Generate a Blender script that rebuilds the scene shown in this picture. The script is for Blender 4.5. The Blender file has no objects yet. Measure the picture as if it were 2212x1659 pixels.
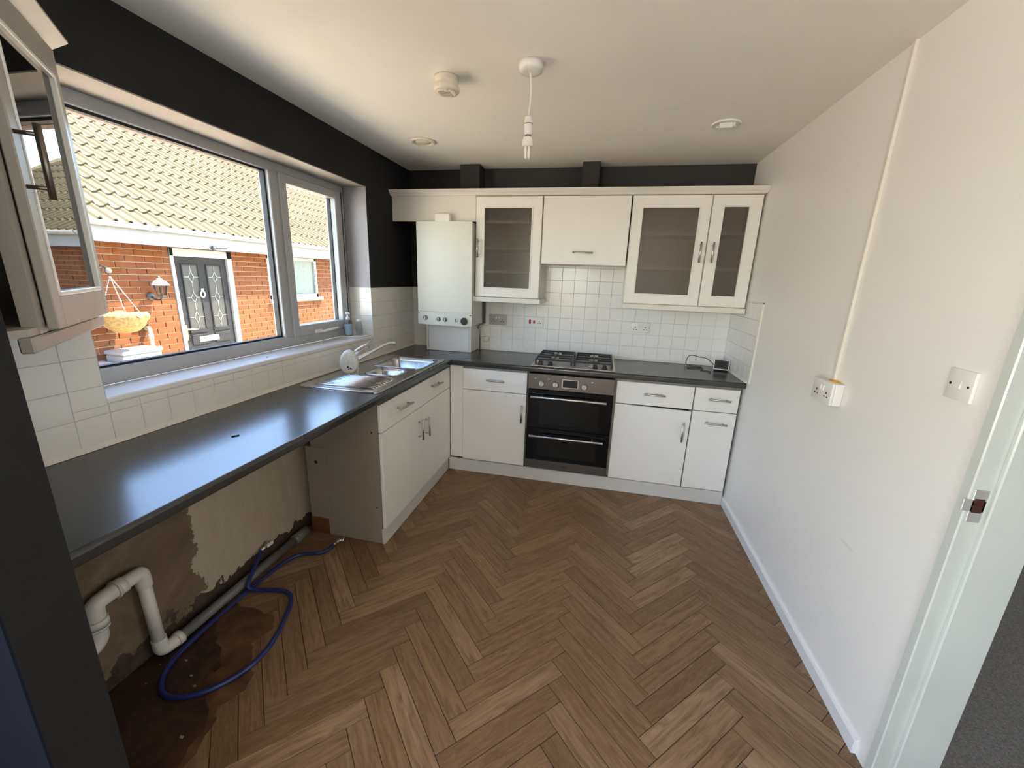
import bpy, bmesh, math, random
from mathutils import Vector, Matrix, Euler
random.seed(7)
R = math.radians
scene = bpy.context.scene
COL = scene.collection

# ------------------------------------------------------------------ camera
cam_d = bpy.data.cameras.new('camera'); cam = bpy.data.objects.new('camera', cam_d); COL.objects.link(cam)
cam.location = (1.647, -3.4002, 1.5227)
cam.rotation_euler = (1.31534, -0.03410, 0.21668)
cam_d.sensor_fit = 'HORIZONTAL'; cam_d.sensor_width = 36.0; cam_d.lens = 872.96 * 36.0 / 2212.0
cam_d.clip_start = 0.02; cam_d.clip_end = 200
scene.camera = cam

# ------------------------------------------------------------------ world, sun, exposure
SUN_TRAVEL = Vector((-1.0, -1.17, -2.5)).normalized()
w = bpy.data.worlds.new('sky'); scene.world = w; w.use_nodes = True
nt = w.node_tree; nt.nodes.clear()
sky = nt.nodes.new('ShaderNodeTexSky'); sky.sky_type = 'NISHITA'; sky.sun_disc = False
sky.sun_elevation = R(58); sky.sun_rotation = math.atan2(1.0, 1.17); sky.air_density = 1.0; sky.dust_density = 0.6; sky.ozone_density = 1.3
bg = nt.nodes.new('ShaderNodeBackground'); bg.inputs['Strength'].default_value = 1.25
wo = nt.nodes.new('ShaderNodeOutputWorld')
nt.links.new(sky.outputs[0], bg.inputs[0]); nt.links.new(bg.outputs[0], wo.inputs[0])
sd = bpy.data.lights.new('sun', 'SUN'); sd.energy = 27.0; sd.angle = R(0.53); sd.color = (1.0, 0.90, 0.74)
sun = bpy.data.objects.new('sun', sd); COL.objects.link(sun)
sun.rotation_euler = SUN_TRAVEL.to_track_quat('-Z', 'Y').to_euler(); sun.location = (3, 4, 8)

def area(name, loc, aim, sx, sy, power, color):
    d = bpy.data.lights.new(name, 'AREA'); d.shape = 'RECTANGLE'; d.size = sx; d.size_y = sy; d.energy = power; d.color = color
    o = bpy.data.objects.new(name, d); COL.objects.link(o); o.location = loc
    o.rotation_euler = (Vector(aim) - Vector(loc)).to_track_quat('-Z', 'Y').to_euler()
    return o
# added fill lamps, unseen, brightening the room from dining end, rear and hall
area('dining_fill', (-.37, -5.15, 1.25), (2.6, -3.9, 1.2), 1.9, 1.7, 58, (1.0, 0.98, 0.94))
area('rear_fill', (.85, -6.50, 1.50), (1.5, 0, 1.1), .9, 1.15, 10, (0.93, 0.97, 1.0))
area('hall_fill', (6.9, -2.6, 1.6), (3.2, -2.6, 0.4), 1.2, 1.1, 34, (0.93, 0.97, 1.0))

vs = scene.view_settings
vs.view_transform = 'Standard'; vs.look = 'None'; vs.gamma = 1.0; vs.use_curve_mapping = False; vs.exposure = 0.62
scene.cycles.max_bounces = 12; scene.cycles.diffuse_bounces = 6; scene.cycles.glossy_bounces = 5
scene.cycles.transparent_max_bounces = 12; scene.cycles.sample_clamp_indirect = 6.0
scene.cycles.use_denoising = True
scene.cycles.caustics_reflective = False; scene.cycles.caustics_refractive = False

# ------------------------------------------------------------------ materials
MATS = {}
def srgb(r, g, b):
    f = lambda c: (c/255/12.92) if c/255 <= .04045 else ((c/255+.055)/1.055)**2.4
    return (f(r), f(g), f(b), 1)
class NT:
    def __init__(s, name):
        s.m = bpy.data.materials.new(name); s.m.use_nodes = True; s.t = s.m.node_tree
        s.b = s.t.nodes['Principled BSDF']; s.out = s.t.nodes['Material Output']; MATS[name] = s.m
    def n(s, typ, **kw):
        x = s.t.nodes.new(typ)
        for k, v in kw.items(): setattr(x, k, v)
        return x
    def l(s, a, b): s.t.links.new(a, b)
    def coord(s, which='Object', scale=(1,1,1), rot=(0,0,0)):
        tc = s.n('ShaderNodeTexCoord'); mp = s.n('ShaderNodeMapping'); mp.inputs['Scale'].default_value = scale; mp.inputs['Rotation'].default_value = rot
        s.l(tc.outputs[which], mp.inputs[0]); return mp.outputs[0]
    def wpos(s, scale=(1,1,1)):
        g = s.n('ShaderNodeNewGeometry'); mp = s.n('ShaderNodeMapping'); mp.inputs['Scale'].default_value = scale
        s.l(g.outputs['Position'], mp.inputs[0]); return mp.outputs[0]
    def noise(s, vec, scale=5, detail=4, rough=.55, dist=0):
        x = s.n('ShaderNodeTexNoise'); x.inputs['Scale'].default_value = scale; x.inputs['Detail'].default_value = detail
        x.inputs['Roughness'].default_value = rough; x.inputs['Distortion'].default_value = dist
        if vec is not None: s.l(vec, x.inputs['Vector'])
        return x.outputs['Fac']
    def ramp(s, fac, stops, interp='LINEAR'):
        x = s.n('ShaderNodeValToRGB'); e = x.color_ramp.elements; x.color_ramp.interpolation = interp
        while len(e) < len(stops): e.new(.5)
        for k, (p, c) in enumerate(stops): e[k].position = p; e[k].color = c
        s.l(fac, x.inputs[0]); return x.outputs[0]
    def mix(s, fac, a, b, mode='MIX'):
        x = s.n('ShaderNodeMix', data_type='RGBA', blend_type=mode)
        for sock, v in ((x.inputs[0], fac), (x.inputs[6], a), (x.inputs[7], b)):
            if hasattr(v, 'is_linked') or hasattr(v, 'links'): s.l(v, sock)
            else: sock.default_value = v
        return x.outputs[2]
    def math(s, op, a, b=0.0, c=None):
        x = s.n('ShaderNodeMath', operation=op)
        for k, v in enumerate((a, b) if c is None else (a, b, c)):
            if hasattr(v, 'links'): s.l(v, x.inputs[k])
            else: x.inputs[k].default_value = v
        return x.outputs[0]
    def bump(s, h, strength=.2, dist=.002):
        x = s.n('ShaderNodeBump'); x.inputs['Strength'].default_value = strength; x.inputs['Distance'].default_value = dist
        s.l(h, x.inputs['Height']); s.l(x.outputs[0], s.b.inputs['Normal'])
    def set(s, **kw):
        names = {'base': 'Base Color', 'rough': 'Roughness', 'metal': 'Metallic', 'spec': 'Specular IOR Level', 'trans': 'Transmission Weight', 'ior': 'IOR', 'coat': 'Coat Weight', 'alpha': 'Alpha'}
        for k, v in kw.items():
            sock = s.b.inputs[names[k]]
            if hasattr(v, 'links'): s.l(v, sock)
            else: sock.default_value = v
        return s
def plain(name, col, rough=.5, metal=0, spec=.5, var=.06, nscale=9, bump=0, bscale=120, coat=0, wp=False):
    m = NT(name); v = m.wpos() if wp else m.coord('Object')
    f = m.noise(v, nscale, 3)
    c2 = tuple(min(1, x*(1-var)) for x in col[:3]) + (1,); c1 = tuple(min(1, x*(1+var*.6)) for x in col[:3]) + (1,)
    m.set(base=m.ramp(f, [(.3, c2), (.7, c1)]), rough=rough, metal=metal, spec=spec, coat=coat)
    if bump: m.bump(m.noise(v, bscale, 2), bump, .001)
    return m.m

plain('ceiling_paint', (.88, .855, .80, 1), .75, var=.03, nscale=2.5, bump=.15, bscale=60, wp=True)
plain('wall_white', (.82, .79, .73, 1), .6, var=.03, nscale=2, bump=.12, bscale=90, wp=True)
plain('charcoal_paint', (.015, .0148, .0148, 1), .8, spec=.2, var=.12, nscale=2.2, bump=.15, bscale=70, wp=True)
plain('blue_light_tint', (.009, .012, .022, 1), .9, spec=.08, var=.1, nscale=2, wp=True)  # bluish light on the partition's near face, put into its colour
plain('reveal_paint', (.36, .36, .385, 1), .6, var=.08, nscale=6, bump=.2, bscale=30, wp=True)
plain('tile_glaze', (.83, .82, .79, 1), .16, var=.03, nscale=3, spec=.5, bump=.03, bscale=14, wp=True)
plain('grout', (.55, .53, .48, 1), .9, wp=True)
plain('cabinet_white', (.80, .785, .745, 1), .33, var=.025, nscale=3, wp=True)
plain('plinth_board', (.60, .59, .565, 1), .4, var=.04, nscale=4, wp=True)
plain('duct_paint', (.040, .037, .035, 1), .75, spec=.25, wp=True)
plain('reveal_head_paint', (.34, .305, .26, 1), .6, var=.10, nscale=5, bump=.2, bscale=25, wp=True)
plain('grey_plate', (.46, .44, .42, 1), .35)
plain('fascia_white', (.20, .205, .21, 1), .5, wp=True)
plain('cabinet_shaded', (.37, .345, .305, 1), .38, var=.05, nscale=5, wp=True)  # cabinet trim darkened: the corner cupboard's shade is put into the colour
plain('cabinet_trim', (.74, .71, .65, 1), .35, var=.03, nscale=4, wp=True)
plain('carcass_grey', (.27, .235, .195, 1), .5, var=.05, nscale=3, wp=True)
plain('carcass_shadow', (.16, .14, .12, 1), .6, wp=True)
plain('upvc', (.42, .43, .44, 1), .3, var=.03, nscale=5, wp=True)
plain('sill_white', (.80, .81, .82, 1), .2, var=.04, nscale=9, bump=.15, bscale=18, wp=True)
plain('black_rubber', (.012, .012, .013, 1), .5)
plain('white_plastic', (.80, .79, .76, 1), .28, var=.02)
plain('aged_plastic', (.74, .69, .56, 1), .35, var=.03)
plain('boiler_enamel', (.70, .705, .645, 1), .3, var=.02, nscale=2, wp=True)
plain('chrome', (.82, .83, .84, 1), .08, metal=1, var=.02)
plain('brushed_steel', (.55, .53, .50, 1), .32, metal=1, var=.06, nscale=30)
plain('oven_steel', (.17, .152, .135, 1), .36, metal=1, var=.05, nscale=4)
plain('handle_alu', (.80, .80, .80, 1), .25, metal=1, var=.02)
plain('bronze_handle', (.20, .17, .15, 1), .35, metal=1, var=.08)
plain('oven_black', (.004, .004, .004, 1), .08, var=.02, spec=.28)
plain('oven_window', (.010, .0095, .007, 1), .08, var=.02, spec=.3)
plain('cast_iron', (.012, .012, .013, 1), .45, var=.2, nscale=40)
plain('black_plastic', (.015, .015, .016, 1), .4)
plain('red_plastic', (.45, .012, .03, 1), .35)
plain('dark_slot', (.01, .01, .01, 1), .8)
plain('grey_paint_print', (.18, .18, .19, 1), .6)
plain('waste_pvc', (.66, .63, .57, 1), .4, var=.05)
plain('grey_pvc', (.15, .145, .135, 1), .45, var=.1)
plain('blue_hose', (.012, .022, .12, 1), .35, var=.1)
plain('keep_steel', (.72, .72, .72, 1), .38, metal=.6)
plain('latch_dark', (.05, .012, .009, 1), .7)
plain('brown_board', (.13, .055, .022, 1), .6, var=.1)
plain('fluoro_glass', (.88, .87, .82, 1), .15)
plain('soap_blue', (.50, .64, .76, 1), .15, var=.05)
plain('foam_yellow', (.80, .42, .06, 1), .8)
plain('screen_dark', (.02, .021, .028, 1), .12)
plain('frame_gloss', (.60, .64, .61, 1), .22, var=.04, nscale=5, bump=.25, bscale=45, wp=True)
plain('skirting_gloss', (.80, .82, .84, 1), .25, var=.02, wp=True)
# outside
plain('mortar', (.34, .235, .155, 1), .95, var=.12, nscale=14, bump=.4, bscale=60, wp=True)
plain('house_white', (.27, .27, .268, 1), .4, var=.03, wp=True)
plain('house_cream', (.40, .35, .26, 1), .5, var=.04, wp=True)
plain('lantern_black', (.03, .03, .032, 1), .45, var=.2)
plain('lantern_top', (.25, .235, .20, 1), .5, var=.1)
plain('coir', (.24, .16, .055, 1), .95, var=.45, nscale=40, bump=.8, bscale=70)
plain('leading', (.30, .32, .31, 1), .4)
plain('brass', (.55, .42, .16, 1), .3, metal=1)
plain('own_brick', (.42, .30, .25, 1), .9, var=.15, nscale=12, wp=True)
plain('soffit_white', (.72, .70, .66, 1), .6, wp=True)
plain('concrete_ground', (.72, .63, .50, 1), .95, var=.15, nscale=3, bump=.4, bscale=40, wp=True)

def glass(name, tint, ior=1.5, rough=.0):
    m = NT(name); m.t.nodes.remove(m.b)
    tr = m.n('ShaderNodeBsdfTransparent'); tr.inputs[0].default_value = tint + (1,)
    gl = m.n('ShaderNodeBsdfGlossy'); gl.inputs['Roughness'].default_value = rough
    lw = m.n('ShaderNodeLayerWeight'); lw.inputs['Blend'].default_value = .5; f0 = ((ior-1)/(ior+1))**2
    fr = m.math('MULTIPLY_ADD', m.math('POWER', lw.outputs['Facing'], 5.0), 1-f0, f0)
    mx = m.n('ShaderNodeMixShader'); m.l(fr, mx.inputs[0]); m.l(tr.outputs[0], mx.inputs[1]); m.l(gl.outputs[0], mx.inputs[2])
    m.l(mx.outputs[0], m.out.inputs['Surface']); return m.m
glass('window_glass', (.97, .98, .97))
glass('smoked_glass', (.16, .155, .15), 1.55)
glass('clear_plastic', (.80, .86, .90), 1.3)
def frosted():
    m = NT('frosted_glass'); m.t.nodes.remove(m.b)
    tr = m.n('ShaderNodeBsdfTransparent'); tr.inputs[0].default_value = (.64, .60, .55, 1)
    df = m.n('ShaderNodeBsdfDiffuse'); df.inputs[0].default_value = (.22, .19, .16, 1)
    gl = m.n('ShaderNodeBsdfGlossy'); gl.inputs['Roughness'].default_value = .25
    v = m.coord('Object', (1, 1, .15)); nz = m.noise(v, 90, 2)
    a = m.n('ShaderNodeMixShader'); m.l(m.math('MULTIPLY_ADD', nz, .10, .07), a.inputs[0]); m.l(tr.outputs[0], a.inputs[1]); m.l(df.outputs[0], a.inputs[2])
    b = m.n('ShaderNodeMixShader'); b.inputs[0].default_value = .06; m.l(a.outputs[0], b.inputs[1]); m.l(gl.outputs[0], b.inputs[2])
    m.l(b.outputs[0], m.out.inputs['Surface'])
frosted()
def smoked_lantern():
    glass('lantern_glass', (.75, .68, .58), 1.4)
smoked_lantern()

def worktop_mat():
    m = NT('worktop_laminate'); v = m.wpos()
    n1 = m.noise(v, 240, 3, .7); n2 = m.noise(v, 14, 4, .6)
    c = m.ramp(n1, [(.35, (.0135, .0135, .0145, 1)), (.75, (.020, .020, .0215, 1))])
    m.set(base=c, rough=m.math('MULTIPLY_ADD', n2, .05, .21), spec=.95)
    m.bump(m.noise(v, 330, 2), .045, .0005)
worktop_mat()
def steel_sink():
    m = NT('sink_steel'); v = m.coord('Object', (1, 14, 1)); n = m.noise(v, 40, 3)
    m.set(base=m.ramp(n, [(.3, (.46, .46, .465, 1)), (.7, (.58, .58, .585, 1))]), rough=m.math('MULTIPLY_ADD', n, .10, .12), metal=1)
steel_sink()
def plank_mat():
    m = NT('oak_plank'); oi = m.n('ShaderNodeObjectInfo')
    tc = m.n('ShaderNodeTexCoord'); add = m.n('ShaderNodeVectorMath', operation='ADD'); cmb = m.n('ShaderNodeCombineXYZ')
    m.l(m.math('MULTIPLY', oi.outputs['Random'], 37.0), cmb.inputs[0]); m.l(m.math('MULTIPLY', oi.outputs['Random'], 91.0), cmb.inputs[1])
    m.l(tc.outputs['Object'], add.inputs[0]); m.l(cmb.outputs[0], add.inputs[1])
    mp = m.n('ShaderNodeMapping'); mp.inputs['Scale'].default_value = (1.0, 9.0, 1); m.l(add.outputs[0], mp.inputs[0])
    g1 = m.noise(mp.outputs[0], 5.5, 7, .62, .9); g2 = m.noise(mp.outputs[0], 26, 4, .6, .3)
    mp2 = m.n('ShaderNodeMapping'); mp2.inputs['Scale'].default_value = (1.0, 3.2, 1); m.l(add.outputs[0], mp2.inputs[0])
    wv = m.n('ShaderNodeTexWave', wave_type='RINGS'); wv.inputs['Scale'].default_value = 4.5; wv.inputs['Distortion'].default_value = 5; wv.inputs['Detail'].default_value = 3
    m.l(mp2.outputs[0], wv.inputs[0])
    tone = m.ramp(oi.outputs['Random'], [(0, (.175, .104, .056, 1)), (.3, (.250, .155, .085, 1)), (.6, (.215, .137, .079, 1)), (.85, (.300, .195, .112, 1)), (1, (.345, .235, .142, 1))])
    c = m.mix(m.math('MULTIPLY', m.ramp(g1, [(.42, (0,0,0,1)), (.64, (1,1,1,1))]), .72), tone, (.115, .066, .036, 1))
    c = m.mix(m.math('MULTIPLY', m.ramp(g2, [(.5, (0,0,0,1)), (.75, (1,1,1,1))]), .35), c, (.40, .28, .17, 1))
    c = m.mix(m.math('MULTIPLY', wv.outputs['Fac'], .16), c, (.12, .07, .04, 1))
    m.set(base=c, rough=m.math('MULTIPLY_ADD', g2, .2, .38), spec=.4)
    m.bump(g1, .12, .0006)
plank_mat()
def subfloor():
    m = NT('bare_subfloor'); v = m.wpos()
    n = m.noise(v, 6, 6, .65, .6); n2 = m.noise(v, 28, 4, .7)
    c = m.ramp(n, [(.33, (.012, .006, .004, 1)), (.48, (.038, .016, .008, 1)), (.62, (.085, .040, .018, 1)), (.75, (.05, .025, .014, 1))])
    c = m.mix(m.math('MULTIPLY', n2, .5), c, (.02, .012, .008, 1))
    m.set(base=c, rough=.55); m.bump(n2, .5, .003)
subfloor()
def vinyl_torn():
    m = NT('stained_vinyl'); v = m.wpos()
    n = m.noise(v, 9, 5, .6, .5)
    m.set(base=m.ramp(n, [(.35, (.05, .024, .012, 1)), (.55, (.12, .060, .028, 1)), (.7, (.16, .085, .042, 1))]), rough=.5); m.bump(n, .3, .002)
vinyl_torn()
def left_wall():
    m = NT('left_wall_paint'); g = m.n('ShaderNodeNewGeometry'); sp = m.n('ShaderNodeSeparateXYZ'); m.l(g.outputs['Position'], sp.inputs[0])
    v = m.wpos(); n = m.noise(v, 3.2, 6, .68, .6); n2 = m.noise(v, 11, 5, .65); n3 = m.noise(m.wpos((1, 2.2, .6)), 4, 5, .7, 1.2)
    plaster = m.ramp(n3, [(.3, (.38, .32, .24, 1)), (.7, (.45, .385, .295, 1))])
    bare = m.ramp(n, [(.3, (.11, .072, .042, 1)), (.5, (.17, .12, .076, 1)), (.7, (.24, .18, .12, 1))])
    # torn plaster towards the near end of the wall, ragged along its foot
    yy = m.math('ADD', sp.outputs[1], m.math('MULTIPLY', m.math('SUBTRACT', n2, .5), .32))
    fy = m.math('LESS_THAN', yy, -2.20)
    zz = m.math('ADD', sp.outputs[2], m.math('MULTIPLY', m.math('SUBTRACT', n2, .5), -.30))
    fz = m.math('LESS_THAN', zz, .085)
    dirt = m.ramp(n2, [(.3, (.020, .013, .010, 1)), (.7, (.085, .058, .042, 1))])
    c = m.mix(fy, plaster, bare); c = m.mix(fz, c, dirt)
    dark = m.ramp(m.noise(v, 2.2, 3), [(.3, (.017, .0165, .0168, 1)), (.7, (.023, .0225, .0228, 1))])
    c = m.mix(m.math('GREATER_THAN', sp.outputs[2], .90), c, (.62, .60, .55, 1)); c = m.mix(m.math('GREATER_THAN', sp.outputs[2], 1.40), c, dark)
    m.set(base=c, rough=.75, spec=.25); m.bump(n2, .25, .003)
left_wall()
def back_wall():
    m = NT('back_wall_paint'); g = m.n('ShaderNodeNewGeometry'); sp = m.n('ShaderNodeSeparateXYZ'); m.l(g.outputs['Position'], sp.inputs[0])
    dark = m.ramp(m.noise(m.wpos(), 2.2, 3), [(.3, (.022, .020, .019, 1)), (.7, (.028, .025, .0235, 1))])
    c = m.mix(m.math('GREATER_THAN', sp.outputs[2], 1.40), (.74, .72, .67, 1), dark)
    m.set(base=c, rough=.65)
back_wall()
def right_wall():
    m = NT('right_wall_paint'); v = m.wpos(); n = m.noise(v, 1.6, 4)
    c = m.ramp(n, [(.3, (.84, .83, .80, 1)), (.7, (.87, .86, .83, 1))])
    g = m.n('ShaderNodeNewGeometry'); sp = m.n('ShaderNodeSeparateXYZ'); m.l(g.outputs['Position'], sp.inputs[0])
    # three small scuffs and rawl-plug marks
    for (y, z, a, b, s) in ((-1.84, .60, 22, 190, 1.0), (-.88, 1.72, 130, 160, .8), (-1.12, 1.80, 150, 180, .7)):
        dy = m.math('MULTIPLY', m.math('SUBTRACT', sp.outputs[1], y), a); dz = m.math('MULTIPLY', m.math('SUBTRACT', sp.outputs[2], z), b)
        d = m.math('SQRT', m.math('ADD', m.math('MULTIPLY', dy, dy), m.math('MULTIPLY', dz, dz)))
        c = m.mix(m.math('MULTIPLY', m.math('LESS_THAN', d, 1.0), s*.16), c, (.35, .32, .29, 1))
    m.set(base=c, rough=.5); m.bump(m.noise(v, 90, 2), .1, .001)
right_wall()
def carpet():
    m = NT('grey_carpet'); v = m.wpos(); n = m.noise(v, 150, 4, .8); n2 = m.noise(v, 9, 3)
    c = m.ramp(n, [(.3, (.08, .077, .074, 1)), (.7, (.34, .325, .315, 1))]); c = m.mix(m.math('MULTIPLY', n2, .35), c, (.16, .152, .147, 1))
    m.set(base=c, rough=.95, spec=.1); m.bump(n, 1.0, .006)
carpet()
def brick_mat():
    m = NT('red_brick'); oi = m.n('ShaderNodeObjectInfo'); v = m.wpos(); n = m.noise(v, 16, 5, .7); n2 = m.noise(v, 90, 3, .7)
    t = m.ramp(oi.outputs['Random'], [(0, (0.1032, 0.0280, 0.0064, 1)), (.3, (0.1320, 0.0368, 0.0088, 1)), (.6, (0.1192, 0.0344, 0.0096, 1)), (.85, (0.1496, 0.0488, 0.0136, 1)), (1, (0.0880, 0.0240, 0.0064, 1))])
    c = m.mix(m.math('MULTIPLY', n, .5), t, (0.1456, 0.0560, 0.0160, 1)); c = m.mix(m.math('MULTIPLY', n2, .25), c, (0.0576, 0.0168, 0.0056, 1))
    m.set(base=c, rough=.9, spec=.2); m.bump(n2, .5, .003)
brick_mat()
def rooftile_mat():
    m = NT('concrete_roof_tile'); oi = m.n('ShaderNodeObjectInfo'); v = m.wpos(); n = m.noise(v, 7, 5, .7); n2 = m.noise(v, 60, 4, .75)
    t = m.ramp(oi.outputs['Random'], [(0, (0.1343, 0.1088, 0.0655, 1)), (.5, (0.1509, 0.1234, 0.0741, 1)), (1, (0.1638, 0.1343, 0.0815, 1))])
    c = m.mix(m.math('MULTIPLY', m.ramp(n2, [(.55, (0,0,0,1)), (.8, (1,1,1,1))]), .5), t, (0.0799, 0.0629, 0.0328, 1))
    c = m.mix(m.math('MULTIPLY', n, .25), c, (0.1343, 0.1028, 0.0508, 1))
    m.set(base=c, rough=.95, spec=.15); m.bump(n2, .4, .004)
rooftile_mat()
def door_black():
    m = NT('black_door_grain'); v = m.coord('Object', (30, 30, 1.5)); n = m.noise(v, 8, 5, .7)
    m.set(base=m.ramp(n, [(.3, (.008, .008, .0085, 1)), (.7, (.026, .026, .027, 1))]), rough=.7, spec=.15); m.bump(n, .5, .002)
door_black()
def obscure():
    m = NT('obscure_glass'); v = m.wpos(); n = m.noise(v, 22, 4, .7)
    m.set(base=m.ramp(n, [(.3, (.07, .09, .085, 1)), (.7, (.14, .17, .155, 1))]), rough=.3, spec=.3)
obscure()
def obscure2():
    m = NT('patterned_glass'); v = m.wpos((1, 30, 4)); n = m.noise(v, 8, 3, .7)
    m.set(base=m.ramp(n, [(.3, (.022, .021, .019, 1)), (.7, (.055, .053, .048, 1))]), rough=.35, spec=.2); m.bump(n, .4, .004)
obscure2()

# ------------------------------------------------------------------ mesh helpers
ORG = {}
class MB:
    def __init__(s): s.v = []; s.f = []; s.sm = []
    def _add(s, vs_, fs, smooth=False):
        k = len(s.v); s.v += [Vector(p) for p in vs_]; s.f += [tuple(i+k for i in f) for f in fs]; s.sm += [smooth]*len(fs); return s
    def box(s, x0, x1, y0, y1, z0, z1):
        x0, x1 = sorted((x0, x1)); y0, y1 = sorted((y0, y1)); z0, z1 = sorted((z0, z1))
        return s._add([(x0,y0,z0),(x1,y0,z0),(x1,y1,z0),(x0,y1,z0),(x0,y0,z1),(x1,y0,z1),(x1,y1,z1),(x0,y1,z1)],
                      [(0,3,2,1),(4,5,6,7),(0,1,5,4),(1,2,6,5),(2,3,7,6),(3,0,4,7)])
    def bbox(s, x0, x1, y0, y1, z0, z1, b=.002, seg=1):
        bm = bmesh.new(); bmesh.ops.create_cube(bm, size=1)
        for v in bm.verts: v.co = Vector(((x0+x1)/2+v.co.x*abs(x1-x0), (y0+y1)/2+v.co.y*abs(y1-y0), (z0+z1)/2+v.co.z*abs(z1-z0)))
        bmesh.ops.bevel(bm, geom=bm.edges[:], offset=b, segments=seg, affect='EDGES', profile=.5)
        bm.verts.index_update(); s._add([v.co.copy() for v in bm.verts], [tuple(v.index for v in f.verts) for f in bm.faces], seg > 1); bm.free(); return s
    def ring(s, pts, closed_a=True, closed_b=True, rows=None, smooth=True):
        # rows: list of closed loops of equal length; lofts them, caps the ends
        n = len(rows[0]); vs_ = [p for r in rows for p in r]; fs = []
        for a in range(len(rows)-1):
            for i in range(n):
                j = (i+1) % n; fs.append((a*n+i, a*n+j, (a+1)*n+j, (a+1)*n+i))
        k = len(s.v); s._add(vs_, fs, smooth)
        if closed_a: s.f.append(tuple(k+i for i in reversed(range(n)))); s.sm.append(False)
        if closed_b: s.f.append(tuple(k+(len(rows)-1)*n+i for i in range(n))); s.sm.append(False)
        return s
    def tube(s, path, r, n=10, caps=True):
        path = [Vector(p) for p in path]; rr = r if isinstance(r, (list, tuple)) else [r]*len(path)
        rows = []; up = None
        for i, p in enumerate(path):
            d = (path[min(i+1, len(path)-1)] - path[max(i-1, 0)]).normalized()
            if up is None:
                up = Vector((0,0,1)) if abs(d.z) < .9 else Vector((1,0,0))
            a = d.cross(up).normalized(); b = a.cross(d).normalized(); up = b
            rows.append([p + (a*math.cos(2*math.pi*k/n) + b*math.sin(2*math.pi*k/n))*rr[i] for k in range(n)])
        return s.ring(None, caps, caps, rows)
    def cyl(s, p0, p1, r, n=16, r1=None): return s.tube([p0, p1], [r, r if r1 is None else r1], n)
    def lathe(s, prof, c, axis='z', n=24):
        c = Vector(c); rows = []
        for (r, h) in prof:
            row = []
            for k in range(n):
                a = 2*math.pi*k/n; ca, sa = r*math.cos(a), r*math.sin(a)
                row.append(c + (Vector((ca, sa, h)) if axis == 'z' else Vector((ca, h, -sa)) if axis == 'y' else Vector((h, ca, sa))))
            rows.append(row)
        return s.ring(None, True, True, rows)
    def prism(s, poly, axis, a, b, smooth=False):
        def P(u, v, t): return {'x': (t, u, v), 'y': (u, t, v), 'z': (u, v, t)}[axis]
        n = len(poly); vs_ = [P(u, v, a) for u, v in poly] + [P(u, v, b) for u, v in poly]
        fs = [(i, (i+1) % n, n+(i+1) % n, n+i) for i in range(n)]
        k = len(s.v); s._add(vs_, fs, smooth); s.f.append(tuple(k+i for i in reversed(range(n)))); s.f.append(tuple(k+n+i for i in range(n))); s.sm += [False, False]
        return s
    def sphere(s, c, rx, ry=None, rz=None, n=14, m=8):
        ry = ry or rx; rz = rz or rx; c = Vector(c)
        rows = [[c + Vector((rx*math.sin(math.pi*a/m)*math.cos(2*math.pi*k/n), ry*math.sin(math.pi*a/m)*math.sin(2*math.pi*k/n), -rz*math.cos(math.pi*a/m))) for k in range(n)] for a in range(1, m)]
        return s.ring(None, True, True, rows)
    def xf(s, mat, start=0):
        for i in range(start, len(s.v)): s.v[i] = mat @ s.v[i]
        return s
    def mesh(s, name, mat, origin=(0,0,0)):
        me = bpy.data.meshes.new(name); o = Vector(origin)
        me.from_pydata([tuple(v - o) for v in s.v], [], s.f); me.polygons.foreach_set('use_smooth', s.sm)
        bm = bmesh.new(); bm.from_mesh(me); bmesh.ops.recalc_face_normals(bm, faces=bm.faces[:]); bm.to_mesh(me); bm.free()
        me.materials.append(MATS[mat]); me.update(); return me
    def base(s):
        xs = [v.x for v in s.v]; ys = [v.y for v in s.v]; zs = [v.z for v in s.v]
        return Vector(((min(xs)+max(xs))/2, (min(ys)+max(ys))/2, min(zs)))
    def build(s, name, mat, parent=None):
        if parent is not None:
            o = bpy.data.objects.new(name, s.mesh(name, mat, ORG[parent.name])); COL.objects.link(o); o.parent = parent; ORG[o.name] = ORG[parent.name].copy()
        else:
            b = s.base(); o = bpy.data.objects.new(name, s.mesh(name, mat, b)); COL.objects.link(o); o.location = b; ORG[o.name] = b
        return o
def tag(o, label, cat=None, group=None, kind=None):
    o['label'] = label
    if cat: o['category'] = cat
    if group: o['group'] = group
    if kind: o['kind'] = kind
    return o
def thing(name, loc, label, cat, group=None, kind=None):
    o = bpy.data.objects.new(name, None); COL.objects.link(o); o.location = loc; o.empty_display_size = .05; ORG[o.name] = Vector(loc)
    return tag(o, label, cat, group, kind)
def struct(name, mb, mat, label, cat):
    return tag(mb.build(name, mat), label, cat, kind='structure')
def inst(name, me, parent, wloc, rot=None):
    o = bpy.data.objects.new(name, me); COL.objects.link(o); o.parent = parent; o.location = Vector(wloc) - ORG[parent.name]
    if rot: o.rotation_euler = rot
    return o

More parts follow.
